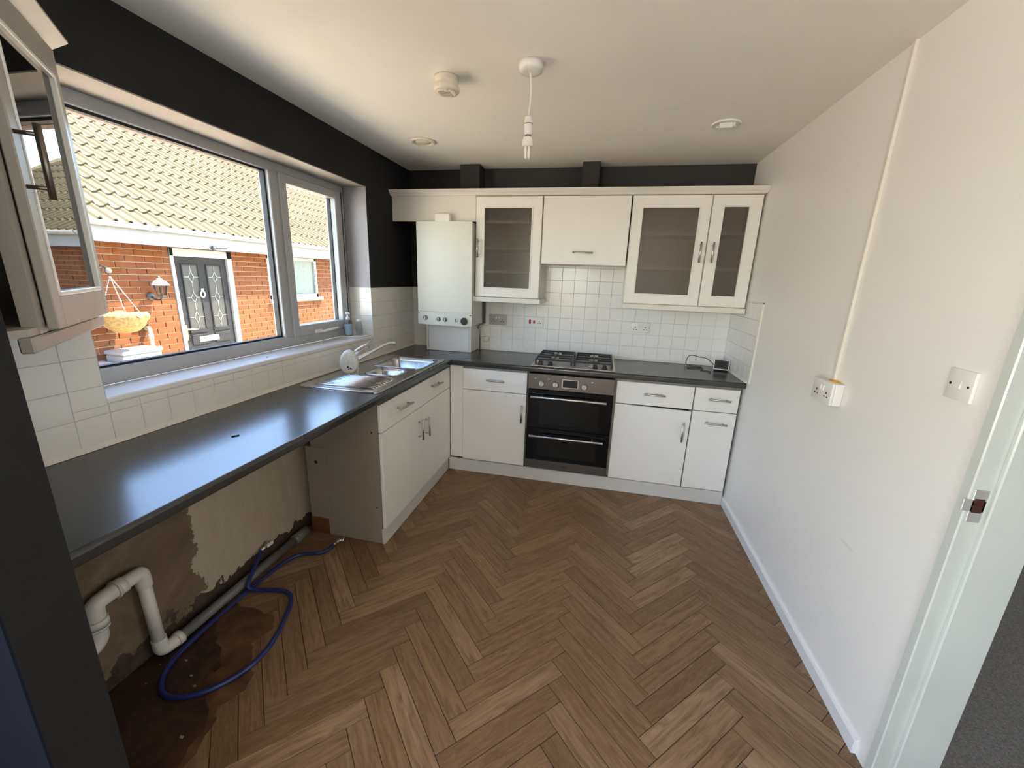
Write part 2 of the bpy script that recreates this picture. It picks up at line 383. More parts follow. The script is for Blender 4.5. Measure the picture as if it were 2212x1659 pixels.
# ------------------------------------------------------------------ room shell
W, H = 2.62, 2.355
YR = -6.3                      # rear wall of the open dining end behind the camera
WY0, WY1, WZ0, WZ1 = -2.392, -.676, 1.075, 2.097
DWY0, DWY1, DWZ0, DWZ1 = -6.12, -4.18, .35, 2.12      # added opening for the dining fill lamp
m = MB(); m.box(-.30, 0, DWY1, WY0, -.4, H); m.box(-.30, 0, YR, DWY0, -.4, H); m.box(-.30, 0, DWY0, DWY1, -.4, DWZ0); m.box(-.30, 0, DWY0, DWY1, DWZ1, H); m.box(-.30, 0, WY1, .12, -.4, H); m.box(-.30, 0, WY0, WY1, -.4, WZ0-.02); m.box(-.30, 0, WY0, WY1, WZ1, H)
wall_left = struct('wall_left', m, 'left_wall_paint', 'left wall, charcoal above white tiles, with the wide window in it', 'wall')
m = MB(); m.box(-.172, .0005, WY1-.004, WY1+.001, 1.42, WZ1); m.box(-.172, .0005, WY0-.001, WY0+.004, WZ0, WZ1)
rv = m.build('reveal', 'reveal_paint', wall_left)
m = MB(); m.box(-.172, .0005, WY0, WY1, WZ1-.004, WZ1+.001); m.build('reveal_head', 'reveal_head_paint', wall_left)
m = MB(); m.box(0, W+.14, 0, .12, -.4, H)
wall_back = struct('wall_back', m, 'back_wall_paint', 'back wall, charcoal at the top, white tiles behind the hob', 'wall')
DY0, DY1, DZ = -3.06, -2.215, 2.03
m = MB(); m.box(W, W+.14, DY1, 0, -.05, H); m.box(W, W+.14, YR, DY0, -.05, H); m.box(W, W+.14, DY0, DY1, DZ, H)
wall_right = struct('wall_right', m, 'right_wall_paint', 'plain off-white right wall with the doorway at its near end', 'wall')
m = MB(); m.box(-.30, 7.6, YR-.12, .22, H, H+.10)
struct('ceiling', m, 'ceiling_paint', 'flat cream painted ceiling over the kitchen', 'ceiling')
m = MB(); m.box(0, .66, -3.017, -2.911, 0, H)
wp_ = struct('wall_near', m, 'charcoal_paint', 'charcoal end of the short partition at the left edge of the view', 'wall')
m = MB(); m.box(0, .66, -3.021, -3.017, 0, H); m.build('blue_tinted_face', 'blue_light_tint', wp_)
m = MB(); m.box(-.30, .40, YR-.12, YR, -.05, H); m.box(1.30, W+.14, YR-.12, YR, -.05, H); m.box(.40, 1.30, YR-.12, YR, -.05, .92); m.box(.40, 1.30, YR-.12, YR, 2.08, H)
struct('wall_rear', m, 'wall_white', 'white rear wall of the dining end, behind the viewer', 'wall')
# hall beyond the right-hand doorway
m = MB(); m.box(W+.14, 7.6, .12, .22, -.05, H); m.box(W+.14, 7.6, YR-.12, YR, -.05, H); m.box(7.5, 7.6, YR, .12, -.05, H)
struct('wall_hall', m, 'wall_white', 'white walls of the hall beyond the doorway', 'wall')
m = MB(); m.box(W+.14, 7.5, YR, .12, -.05, .004)
struct('floor_hall', m, 'grey_carpet', 'speckled grey carpet beyond the doorway on the right', 'floor')

# ------------------------------------------------------------------ herringbone floor
m = MB(); m.box(0, W+.135, YR, 0, -.05, -.0045)
floor = struct('floor', m, 'bare_subfloor', 'oak effect herringbone floor of the kitchen', 'floor')
PW, PL, X0, Y0, GAP, TH = .0765, .4665, 1.955, -2.004, .0011, .0042
S2 = math.sqrt(.5)
def uv2w(u, v): return (X0 + (u - v)*S2, Y0 + (u + v)*S2)
def clip(poly, a, b, c):       # keep a*x+b*y<=c
    out = []
    for i in range(len(poly)):
        p, q_ = poly[i], poly[(i+1) % len(poly)]; dp = a*p[0]+b*p[1]-c; dq = a*q_[0]+b*q_[1]-c
        if dp <= 0: out.append(p)
        if dp*dq < 0: t = dp/(dp-dq); out.append((p[0]+(q_[0]-p[0])*t, p[1]+(q_[1]-p[1])*t))
    return out
def parea(p): return abs(sum(p[i][0]*p[(i+1) % len(p)][1]-p[(i+1) % len(p)][0]*p[i][1] for i in range(len(p)))/2) if len(p) > 2 else 0
mf = MB(); mf.bbox(-PL/2+GAP, PL/2-GAP, -PW/2+GAP, PW/2-GAP, -TH, 0, .0007)
full = mf.mesh('plank', 'oak_plank')
rest = MB(); nplank = 0
for j in range(-6, 7):
    for n in range(-48, 40):
        for kind in (0, 1):
            u0, v0 = n*PW + j*PL, n*PW - j*PL
            if kind == 0: uu = (u0, u0+PL, v0, v0+PW)
            else: uu = (u0+PL, u0+PL+PW, v0-PL+PW, v0+PW)
            a, b, c, d = uu
            quad = [uv2w(a+GAP, c+GAP), uv2w(b-GAP, c+GAP), uv2w(b-GAP, d-GAP), uv2w(a+GAP, d-GAP)]
            q_ = quad
            for cl in ((-1, 0, -.002), (1, 0, 2.634), (0, -1, -YR), (0, 1, -.47)): q_ = clip(q_, *cl)
            if parea(q_) < 2e-5: continue
            if all(p[0] < .47 and p[1] > -1.50 for p in q_): continue
            cx = sum(p[0] for p in q_)/len(q_); cy = sum(p[1] for p in q_)/len(q_)
            ang = R(45) if kind == 0 else R(135)
            ctr = uv2w((a+b)/2, (c+d)/2)
            if cy < -3.0:
                rest.prism(q_, 'z', -TH, 0); continue
            nplank += 1
            if abs(parea(q_) - parea(quad)) < 1e-7:
                inst('plank', full, floor, (ctr[0], ctr[1], 0), (0, 0, ang))
            else:
                ca, sa = math.cos(-ang), math.sin(-ang)
                loc = [((p[0]-ctr[0])*ca-(p[1]-ctr[1])*sa, (p[0]-ctr[0])*sa+(p[1]-ctr[1])*ca) for p in q_]
                inst('plank', MB().prism(loc, 'z', -TH, 0).mesh('plank', 'oak_plank'), floor, (ctr[0], ctr[1], 0), (0, 0, ang))
o = rest.build('plank_rest', 'oak_plank', floor); o['kind'] = 'stuff'
# lifted, stained area under the worktop: bare boards and torn vinyl
def blob(pts, jitter, sub, seed):
    rnd = random.Random(seed); out = []
    for i in range(len(pts)):
        p, q_ = pts[i], pts[(i+1) % len(pts)]
        for k in range(sub):
            t = k/sub; jx, jy = (rnd.uniform(-jitter, jitter), rnd.uniform(-jitter, jitter)) if k else (0, 0)
            out.append((max(.002, p[0]+(q_[0]-p[0])*t+jx), max(-2.905, p[1]+(q_[1]-p[1])*t+jy)))
    return out
m = MB(); m.prism(blob([(.004, -2.13), (.07, -2.13), (.20, -2.13), (.32, -2.15), (.36, -2.21), (.33, -2.29), (.40, -2.36), (.45, -2.40), (.47, -2.46), (.43, -2.53), (.47, -2.62), (.50, -2.72), (.52, -2.90), (.004, -2.90)], .012, 4, 3), 'z', -.001, .0012)
m.build('torn_vinyl', 'stained_vinyl', floor)
m = MB(); m.prism(blob([(.004, -2.20), (.07, -2.22), (.13, -2.27), (.22, -2.33), (.30, -2.40), (.30, -2.47), (.36, -2.52), (.45, -2.60), (.47, -2.70), (.50, -2.90), (.004, -2.90)], .012, 4, 5), 'z', .0012, .0026)
m.build('bare_patch', 'bare_subfloor', floor)

# ------------------------------------------------------------------ window
win = thing('window_1', (-.21, (WY0+WY1)/2, WZ0), 'wide white plastic kitchen window, fixed pane left and opening sash right', 'window', kind='structure')
FX0, FX1 = -.245, -.175
m = MB(); fw = .055
m.bbox(FX0, FX1, WY0, WY0+fw, WZ0, WZ1, .004); m.bbox(FX0, FX1, WY1-fw, WY1, WZ0, WZ1, .004)
m.bbox(FX0, FX1, WY0+fw-.004, WY1-fw+.004, WZ0, WZ0+.062, .004); m.bbox(FX0, FX1, WY0+fw-.004, WY1-fw+.004, WZ1-.050, WZ1, .004)
m.bbox(FX0, FX1, -1.340, -1.278, WZ0+.058, WZ1-.046, .004)
m.build('frame', 'upvc', win)
m = MB(); s0, s1, sz0, sz1, sw = -1.283, -.728, 1.128, 2.052, .052
for a in ((s0, s0+sw, sz0, sz1), (s1-sw-.012, s1, sz0, sz1), (s0+sw-.004, s1-sw-.008, sz0, sz0+.066), (s0+sw-.004, s1-sw-.008, sz1-.050, sz1)): m.bbox(-.238, -.160, a[0], a[1], a[2], a[3], .004)
sash = m.build('sash', 'upvc', win)
m = MB(); m.box(-.212, -.208, s0+sw, s1-sw-.012, sz0+.066, sz1-.05); m.build('pane', 'window_glass', sash)
m = MB()
for a in ((s0+sw-.001, s0+sw+.006, sz0+.066, sz1-.05), (s1-sw-.018, s1-sw-.011, sz0+.066, sz1-.05)): m.box(-.222, -.2, a[0], a[1], a[2], a[3])
m.build('gasket', 'black_rubber', sash)
m = MB(); m.box(-.161, -.158, s1-.002, s1+.004, sz0, sz1); m.build('sash_gap', 'black_rubber', win)
m = MB(); m.box(-.212, -.208, WY0+fw, -1.340, WZ0+.062, WZ1-.05); m.build('pane', 'window_glass', win)
m = MB(); f0, f1, g0, g1 = WY0+fw, -1.340, WZ0+.062, WZ1-.05
for a in ((f0-.001, f0+.008, g0, g1), (f1-.010, f1+.001, g0, g1), (f0, f1, g0-.001, g0+.009), (f0, f1, g1-.010, g1+.001)): m.box(-.226, -.198, a[0], a[1], a[2], a[3])
m.build('gasket', 'black_rubber', win)
m = MB(); m.bbox(-.162, -.150, -1.105, -1.040, 1.133, 1.157, .003); m.tube([(-.150, -1.07, 1.145), (-.128, -1.06, 1.145), (-.126, -.99, 1.149), (-.130, -.90, 1.152)], [.008, .009, .008, .006], 10); m.build('handle', 'white_plastic', sash)
m = MB(); m.bbox(-.176, .004, WY0+.001, WY1-.001, WZ0-.022, WZ0, .004); m.build('sill', 'sill_white', win)
w2 = thing('window_added_2', (-.2, (DWY0+DWY1)/2, DWZ0), 'white framed window added around the dining fill lamp, out of view', 'window', kind='structure')  # added window, unseen, framing the dining fill lamp
m = MB()
for y in (DWY0, (DWY0+DWY1)/2-.03, DWY1-.06): m.box(-.24, -.17, y, y+.06, DWZ0, DWZ1)
m.box(-.24, -.17, DWY0, DWY1, DWZ0, DWZ0+.06); m.box(-.24, -.17, DWY0, DWY1, DWZ1-.06, DWZ1); m.build('frame', 'upvc', w2)
w3 = thing('window_added_3', (.85, YR-.06, .92), 'small white framed window added in the rear wall for the fill lamp, behind the viewer', 'window', kind='structure')  # added window, unseen, framing the rear fill lamp
m = MB()
for x in (.40, 1.25): m.box(x, x+.05, YR-.09, YR-.04, .92, 2.08)
m.box(.40, 1.30, YR-.09, YR-.04, .92, .97); m.box(.40, 1.30, YR-.09, YR-.04, 2.03, 2.08); m.build('frame', 'upvc', w3)
# our own outer wall: lintel, eaves and gutter board seen edge-on above the glass
m = MB(); m.box(-.345, -.30, WY0-.3, WY1+.3, 2.062, 2.27)
struct('trim_1', m, 'own_brick', 'thin brick-pink lintel edge showing above the window glass outside', 'trim')
m = MB(); m.box(-.345, -.30, DWY1, WY0-.1, -.4, 2.27); m.box(-.345, -.30, YR, DWY0, -.4, 2.27); m.box(-.345, -.30, DWY0, DWY1, -.4, DWZ0); m.box(-.345, -.30, DWY0, DWY1, DWZ1, 2.27); m.box(-.345, -.30, WY1+.1, .3, -.4, 2.27); m.box(-.345, -.30, WY0-.1, WY1+.1, -.4, 1.03)
struct('wall_outside', m, 'own_brick', 'outer brick skin of this house around the window, outdoors', 'wall')
m = MB(); m.box(-.66, -.30, YR-.5, 1.5, 2.27, 2.29); m.box(-.68, -.655, YR-.5, 1.5, 2.25, 2.43)
m.prism([(-.66, 2.43), (3.6, 4.75), (7.9, 2.46), (7.9, 2.43), (3.6, 4.71), (-.66, 2.39)], 'y', YR-.5, 1.5)
struct('roof_over_kitchen', m, 'soffit_white', 'eaves and roof slab of this house, above the window outdoors', 'roof')

# ------------------------------------------------------------------ wall tiles (100 mm), each a piece of its wall
TS = .0988; TG = .0004
def tile_mesh(w_, h_, axis):
    m = MB(); t = .006
    if axis == 'y': m.bbox(-w_/2+TG, w_/2-TG, -t, 0, -h_/2+TG, h_/2-TG, .0014)
    elif axis == 'y+': m.bbox(-w_/2+TG, w_/2-TG, 0, t, -h_/2+TG, h_/2-TG, .0014)
    elif axis == 'x+': m.bbox(0, t, -w_/2+TG, w_/2-TG, -h_/2+TG, h_/2-TG, .0014)
    else: m.bbox(-t, 0, -w_/2+TG, w_/2-TG, -h_/2+TG, h_/2-TG, .0014)
    return m.mesh('tile', 'tile_glaze')
CACHE = {}
def tile(parent, axis, plane, a0, a1, z0, z1):
    if a1-a0 < .006 or z1-z0 < .006: return
    key = (axis, round(a1-a0, 4), round(z1-z0, 4))
    if key not in CACHE: CACHE[key] = tile_mesh(a1-a0, z1-z0, axis)
    ac, zc = (a0+a1)/2, (z0+z1)/2
    inst('tile', CACHE[key], parent, (ac, plane, zc) if axis[0] == 'y' else (plane, ac, zc))
ROWS = [.924, 1.022, 1.1205, 1.2195, 1.3185, 1.4225]
for r in range(5):
    for k in range(27):
        a0 = max(.02, .0225 + (k)*.0997); a1 = min(W-.001, .0225 + (k+1)*.0997)
        if k == 0: a0 = .007
        tile(wall_back, 'y', 0, a0, a1, ROWS[r], ROWS[r+1])
for r in range(3):
    for k in range(11, 18):
        a0 = .0225 + k*.0997; tile(wall_back, 'y', 0, a0, a0+.0997, 1.4225+r*.0985, 1.4225+(r+1)*.0985)
for r in range(5):
    y = -2.4895 + .0997*25
    for k in range(0, 30):
        b1 = -.0075 - k*.0997 if 0 else .003 - k*.0997; b0 = b1 - .0997
        b1 = min(b1, -.0065); b0 = max(b0, -2.905)
        if b1 <= b0: continue
        z0, z1 = ROWS[r], ROWS[r+1]
        if b0 >= WY1-.001 or b1 <= WY0+.001: tile(wall_left, 'x+', 0, b0, b1, z0, z1); continue
        zt = min(z1, WZ0-.024)
        # pieces beside and below the window opening
        if b1 > WY1: tile(wall_left, 'x+', 0, WY1, b1, max(z0, zt), z1) if z1 > WZ0 else None
        if b0 < WY0: tile(wall_left, 'x+', 0, b0, WY0, max(z0, zt), z1) if z1 > WZ0 else None
        if z0 < WZ0-.024: tile(wall_left, 'x+', 0, b0, b1, z0, zt)
for r in range(5):                      # tiled reveal at the right side of the window
    z0, z1 = max(ROWS[r], WZ0+.001), ROWS[r+1]
    if z1 <= z0+.01: continue
    for a0, a1 in ((-.172, -.094), (-.094, .004)): tile(wall_left, 'y', WY1, a0, a1, z0, z1)
for r in range(5):
    for k in range(6): tile(wall_right, 'x', W, -.0065-(k+1)*.0985, -.0065-k*.0985, ROWS[r], ROWS[r+1])
m = MB(); m.box(W-.010, W, -.612, -.599, .915, 1.430); m.box(W-.009, W, -.612, -.006, 1.4225, 1.430)
struct('trim_2', m, 'cabinet_trim', 'narrow cream edging strip around the tiles on the right wall', 'trim')
m = MB(); m.prism([(0, .911), (-.016, .911), (-.006, .927), (0, .927)], 'x', .02, W-.003)
m.prism([(W, .911), (W-.014, .911), (W-.006, .926), (W, .926)], 'y', -.56, -.012)
m.prism([(0, .911), (.016, .911), (.006, .927), (0, .927)], 'y', -2.905, -.012)
struct('trim_3', m, 'cabinet_trim', 'white sealing bead where the worktop meets the tiles', 'trim')
m = MB(); m.bbox(.492, .652, -.15, -.0, 2.13, H, .003); struct('trim_4', m, 'duct_paint', 'charcoal boxed duct above the boiler end of the wall cupboards', 'trim')
m = MB(); m.bbox(1.428, 1.552, -.15, -.0, 2.13, H, .003); struct('trim_5', m, 'duct_paint', 'charcoal boxed duct above the cooker cupboard', 'trim')
m = MB(); m.prism([(W, 0), (W-.014, 0), (W-.014, .052), (W-.009, .060), (W, .062)], 'y', -2.15, -.50)
struct('baseboard_right', m, 'skirting_gloss', 'glossy white skirting board along the right wall', 'skirting')

# ------------------------------------------------------------------ doorway on the right
d1 = thing('door_1', (2.69, -2.24, 0), 'white painted door lining at the right edge, with a latch keep', 'door frame', kind='structure')
m = MB(); m.bbox(2.603, 2.757, -2.243, -2.213, 0, 2.03, .003); m.bbox(2.603, 2.757, -3.062, -3.035, 0, 2.03, .003); m.bbox(2.603, 2.757, -3.04, -2.24, 2.0, 2.032, .003); m.build('lining', 'frame_gloss', d1)
m = MB(); m.bbox(2.648, 2.757, -2.256, -2.242, 0, 2.0, .003); m.bbox(2.648, 2.757, -3.036, -3.022, 0, 2.0, .003); m.build('stop', 'frame_gloss', d1)
m = MB(); m.bbox(2.594, 2.642, -2.2455, -2.2425, .985, 1.018, .001); m.bbox(2.612, 2.642, -2.2455, -2.2425, .955, 1.046, .001); k_ = m.build('strike_plate', 'keep_steel', d1)
m = MB(); m.box(2.616, 2.637, -2.2462, -2.2452, .983, 1.022); m.build('latch_hole', 'latch_dark', k_)

# ------------------------------------------------------------------ kitchen units
def bar_handle(parent, p, q_, out, mat='brushed_steel', r=.0062, st=.030, name='handle'):
    p, q_, out = Vector(p), Vector(q_), Vector(out).normalized(); d = q_-p
    m = MB(); m.cyl(p, q_, r, 10)
    for t in (.14, .86):
        c = p+d*t; m.cyl(c, c-out*st, r*.8, 8)
    return m.build(name, mat, parent)
YD = -.545; YC = -.525            # door face and carcass front of the back run
SPL = .689
def carcass(parent, x0, x1, y0, y1, z0, z1, mat='carcass_grey', t=.016, front='y'):
    m = MB(); m.box(x0, x0+t, y0, y1, z0, z1); m.box(x1-t, x1, y0, y1, z0, z1); m.box(x0+t, x1-t, y0, y1, z0, z0+t)
    m.box(x0+t, x1-t, y1-t if front == 'y' else y0, y1 if front == 'y' else y0+t, z0+t, z1); m.box(x0+t, x1-t, y0, y1-t, z1-t, z1)
    return m.build('carcass', mat, parent)
def front(parent, name, x0, x1, z0, z1, mat='cabinet_white', yf=YD, t=.019, dz=0):
    m = MB(); m.bbox(x0, x1, yf, yf+t, z0, z1, .002)
    if dz:
        for v in m.v:
            if v.z < (z0+z1)/2: v.z -= 0
            else: v.z += dz*(x0-v.x)/(x1-x0)
    return m.build(name, mat, parent)
OUT = (0, -1, 0)
b1 = thing('base_cabinet', (.91, -.28, .108), 'white base cupboard between the corner and the oven, drawer over door', 'cabinet', 'base cupboards along the back wall')
carcass(b1, .658, 1.160, YC, -.02, .112, .865)
f = front(b1, 'drawer', .660, 1.158, SPL+.002, .852); bar_handle(f, (.852, YD-.03, .778), (.990, YD-.03, .776), OUT)
f = front(b1, 'door', .660, 1.158, .110, SPL-.002); bar_handle(f, (1.128, YD-.03, .610), (1.128, YD-.03, .470), OUT)
b2 = thing('base_cabinet', (2.05, -.28, .108), 'wide white base cupboard right of the oven, its door sagging from the drawer', 'cabinet', 'base cupboards along the back wall')
carcass(b2, 1.800, 2.318, YC, -.02, .112, .865)
f = front(b2, 'drawer', 1.802, 2.314, SPL+.003, .852); bar_handle(f, (1.988, YD-.03, .778), (2.128, YD-.03, .776), OUT)
f = front(b2, 'door', 1.802, 2.314, .108, SPL-.002, dz=.010); bar_handle(f, (2.272, YD-.03, .598), (2.272, YD-.03, .458), OUT)
b3 = thing('base_cabinet', (2.46, -.28, .108), 'narrow white pull-out base cupboard in the corner by the right wall', 'cabinet', 'base cupboards along the back wall')
carcass(b3, 2.320, 2.606, YC, -.02, .112, .865)
f = front(b3, 'drawer', 2.322, 2.600, SPL+.002, .852); bar_handle(f, (2.404, YD-.03, .780), (2.544, YD-.03, .778), OUT)
f = front(b3, 'door', 2.322, 2.600, .108, SPL-.003); bar_handle(f, (2.404, YD-.03, .613), (2.544, YD-.03, .609), OUT)
m = MB(); m.bbox(.5515, .656, YC-.006, YC+.012, .112, .868, .002)
tag(m.build('corner_filler', 'cabinet_white'), 'slim white filler post in the inner corner of the base cupboards', 'panel')
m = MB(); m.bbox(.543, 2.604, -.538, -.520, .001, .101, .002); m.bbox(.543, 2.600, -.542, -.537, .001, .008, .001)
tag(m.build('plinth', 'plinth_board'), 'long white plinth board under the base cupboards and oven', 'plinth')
# sink run along the left wall
XD = .550; XC = .530
s = thing('sink_cabinet', (.30, -1.04, .108), 'white double sink cupboard along the left wall with a grey end panel', 'cabinet')
m = MB(); m.box(.10, XC, -1.556, -1.540, .112, .868); m.box(.10, XC, -.545, -.530, .112, .868); m.box(.10, XC, -1.540, -.545, .112, .128); m.box(.10, .116, -1.54, -.545, .128, .8); m.build('carcass', 'carcass_grey', s)
m = MB(); m.bbox(.066, .190, -1.560, -1.5405, .112, .560, .001); m.build('back_strip', 'carcass_grey', s)
m = MB(); m.bbox(XC+.001, XD, -1.556, -.534, SPL+.002, .850, .002); f = m.build('drawer', 'cabinet_white', s)
bar_handle(f, (XD+.03, -1.395, .780), (XD+.03, -1.225, .772), (1, 0, 0)); bar_handle(f, (XD+.03, -.905, .788), (XD+.03, -.745, .780), (1, 0, 0))
m = MB(); m.bbox(XC+.001, XD, -1.556, -1.047, .106, SPL-.002, .002); f = m.build('door', 'cabinet_white', s); bar_handle(f, (XD+.03, -1.098, .615), (XD+.03, -1.098, .478), (1, 0, 0))
m = MB(); m.bbox(XC+.001, XD, -1.043, -.534, .106, SPL-.002, .002); f = m.build('door', 'cabinet_white', s); bar_handle(f, (XD+.03, -.995, .600), (XD+.03, -.995, .466), (1, 0, 0))
for (x, z, r, y) in ((.50, .235, .004, -1.556), (.13, .47, .010, -1.560), (.49, .69, .005, -1.556)):
    m = MB(); m.cyl((x, y-.0015, z), (x, y+.001, z), r, 10); m.build('screw_hole', 'dark_slot', s)
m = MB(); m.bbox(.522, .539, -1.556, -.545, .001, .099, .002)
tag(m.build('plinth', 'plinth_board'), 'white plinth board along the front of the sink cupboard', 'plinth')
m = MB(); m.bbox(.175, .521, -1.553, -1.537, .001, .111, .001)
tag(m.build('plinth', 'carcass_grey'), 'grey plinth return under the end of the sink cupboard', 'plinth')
m = MB(); m.bbox(.055, .174, -1.552, -1.540, .001, .111, .001)
tag(m.build('support_board', 'brown_board'), 'small red-brown board filling the gap beside the grey plinth', 'board')

# worktop: L-shaped slab with a rounded front edge, cut out for the sink bowls
ZT, ZB = .910, .872
m = MB()
HX0, HX1, HY0, HY1 = .10, .51, -1.22, -.60
def prof(e, d):                       # rounded nosing profile: list of (offset from edge, z)
    pts = []
    for k in range(7): a = math.pi/2*k/6; pts.append((e + d*(-.012 + .012*math.sin(a)), ZT-.012+.012*math.cos(a)))
    for k in range(5): a = math.pi/2*k/4; pts.append((e + d*(-.006 + .006*math.cos(a)), ZB+.006-.006*math.sin(a)))
    return pts
WF, WBK = .570, -.565
m.prism([(.0, ZB), (.0, ZT)] + prof(WF, 1), 'y', -2.907, HY0)
m.prism([(HX1, ZB), (HX1, ZT)] + prof(WF, 1), 'y', HY0, HY1); m.box(0, HX0, HY0, HY1, ZB, ZT)
m.prism([(.0, ZB), (.0, ZT)] + prof(WF, 1), 'y', HY1, WBK)
m.box(0, WF, WBK, -.0005, ZB, ZT)
m.prism([(-.0005, ZB), (-.0005, ZT)] + prof(WBK, -1), 'x', WF, W-.002)
wt = tag(m.build('worktop', 'worktop_laminate'), 'L-shaped charcoal laminate worktop running under the window and along the back wall', 'worktop')
m = MB(); m.xf(Matrix()); v0 = len(m.v); m.box(-.0015, .0015, -.14, .14, 0, .0006); m.xf(Matrix.Translation((.665, -.455, ZT)) @ Matrix.Rotation(R(-45), 4, 'Z'))
m.build('joint_line', 'black_plastic', wt)

# ------------------------------------------------------------------ oven
ov = thing('double_oven', (1.478, -.30, .11), 'stainless and black built-under double oven with two bar handles', 'oven')
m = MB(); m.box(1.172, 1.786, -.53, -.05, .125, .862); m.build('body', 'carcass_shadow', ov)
YO = -.572
m = MB(); m.bbox(1.172, 1.786, YO, -.53, .748, .862, .002); cp = m.build('control_panel', 'oven_steel', ov)
for x in (1.271, 1.372, 1.577):
    m = MB(); m.lathe([(.0245, 0), (.0245, -.004), (.021, -.006), (.020, -.020), (.017, -.023)], (x, YO, .793), 'y', 24); m.bbox(x-.004, x+.004, YO-.028, YO-.02, .776, .810, .002); m.build('knob', 'brushed_steel', cp)
m = MB(); m.bbox(1.419, 1.534, YO-.0015, YO, .772, .836, .0008); m.build('display_frame', 'brushed_steel', cp)
m = MB(); m.box(1.424, 1.529, YO-.0025, YO-.0015, .777, .831); m.build('display', 'screen_dark', cp)
for x in (1.225, 1.322, 1.630):
    m = MB(); m.box(x-.006, x+.006, YO-.0008, YO, .826, .831); m.build('printed_mark', 'white_plastic', cp)
for nm, z0, z1, zh in (('upper', .449, .744, .697), ('lower', .190, .445, .396)):
    m = MB(); m.bbox(1.174, 1.784, YO, -.53, z0, z1, .002); d = m.build('oven_door', 'oven_black', ov)
    m = MB(); m.bbox(1.265, 1.695, YO-.0012, YO, z0+.035, z1-.075, .0006); m.build('door_window', 'oven_window', d)
    bar_handle(d, (1.200, YO-.045, zh), (1.740, YO-.045, zh), OUT, 'handle_alu', .0085, .045)
m = MB(); m.bbox(1.172, 1.786, YO+.002, -.53, .124, .187, .002); b = m.build('base_strip', 'oven_steel', ov)
m = MB(); m.box(1.455, 1.500, YO+.001, YO+.002, .152, .158); m.build('badge', 'black_plastic', b)
m = MB(); m.box(1.163, 1.171, YC, -.05, .112, .868); m.build('housing_side', 'carcass_grey', ov)
m = MB(); m.box(1.787, 1.799, YC-.008, -.05, .112, .868); m.build('housing_side', 'carcass_grey', ov)

# ------------------------------------------------------------------ gas hob
hb = thing('gas_hob', (1.48, -.31, ZT), 'four burner stainless gas hob with black cast iron pan supports', 'hob')
m = MB(); m.bbox(1.180, 1.782, -.545, -.055, ZT+.0006, ZT+.009, .003); m.build('hob_plate', 'brushed_steel', hb)
for (x, y, r) in ((1.32, -.20, .042), (1.63, -.20, .032), (1.32, -.40, .030), (1.63, -.40, .048)):
    m = MB(); m.lathe([(r*1.35, 0), (r*1.3, .006), (r, .009), (r, .018), (r*.9, .020)], (x, y, ZT+.008), 'z', 22); b = m.build('burner', 'brushed_steel', hb)
    m = MB(); m.lathe([(r*.82, 0), (r*.82, .006), (r*.6, .009)], (x, y, ZT+.028), 'z', 22); m.build('burner_cap', 'cast_iron', b)
for x in (1.245, 1.318, 1.640, 1.706):
    m = MB(); m.lathe([(.020, 0), (.019, .006), (.015, .008), (.014, .024), (.011, .027)], (x, -.505, ZT+.009), 'z', 18); m.bbox(x-.003, x+.003, -.519, -.491, ZT+.033, ZT+.040, .001); m.build('knob', 'black_plastic', hb)
def grate(x0, x1):
    m = MB(); y0, y1, z1 = -.470, -.085, ZT+.046; t = .005; xc = (x0+x1)/2
    for y in (y0, y1): m.bbox(x0, x1, y-t, y+t, z1-.012, z1, .001)
    for x in (x0, x1): m.bbox(x-t, x+t, y0, y1, z1-.012, z1, .001)
    ym = (y0+y1)/2; m.bbox(x0, x1, ym-t, ym+t, z1-.012, z1, .001)
    for (cx_, cy_) in ((xc, y0+(ym-y0)/2), (xc, ym+(y1-ym)/2)):
        for (dx, dy) in ((1, 0), (-1, 0), (0, 1), (0, -1)):
            a = Vector((cx_+dx*.030, cy_+dy*.030, z1)); b_ = Vector((cx_+dx*(x1-x0)/2, cy_+dy*(ym-y0)/2, z1))
            m.bbox(min(a.x, b_.x)-(t*.7 if dx == 0 else 0), max(a.x, b_.x)+(t*.7 if dx == 0 else 0), min(a.y, b_.y)-(t*.7 if dy == 0 else 0), max(a.y, b_.y)+(t*.7 if dy == 0 else 0), z1-.012, z1+.003, .001)
    for x in (x0, x1):
        for y in (y0, y1): m.bbox(x-.007, x+.007, y-.007, y+.007, ZT+.009, z1-.010, .001)
    return m.build('pan_support', 'cast_iron', hb)
grate(1.205, 1.468); grate(1.490, 1.758)

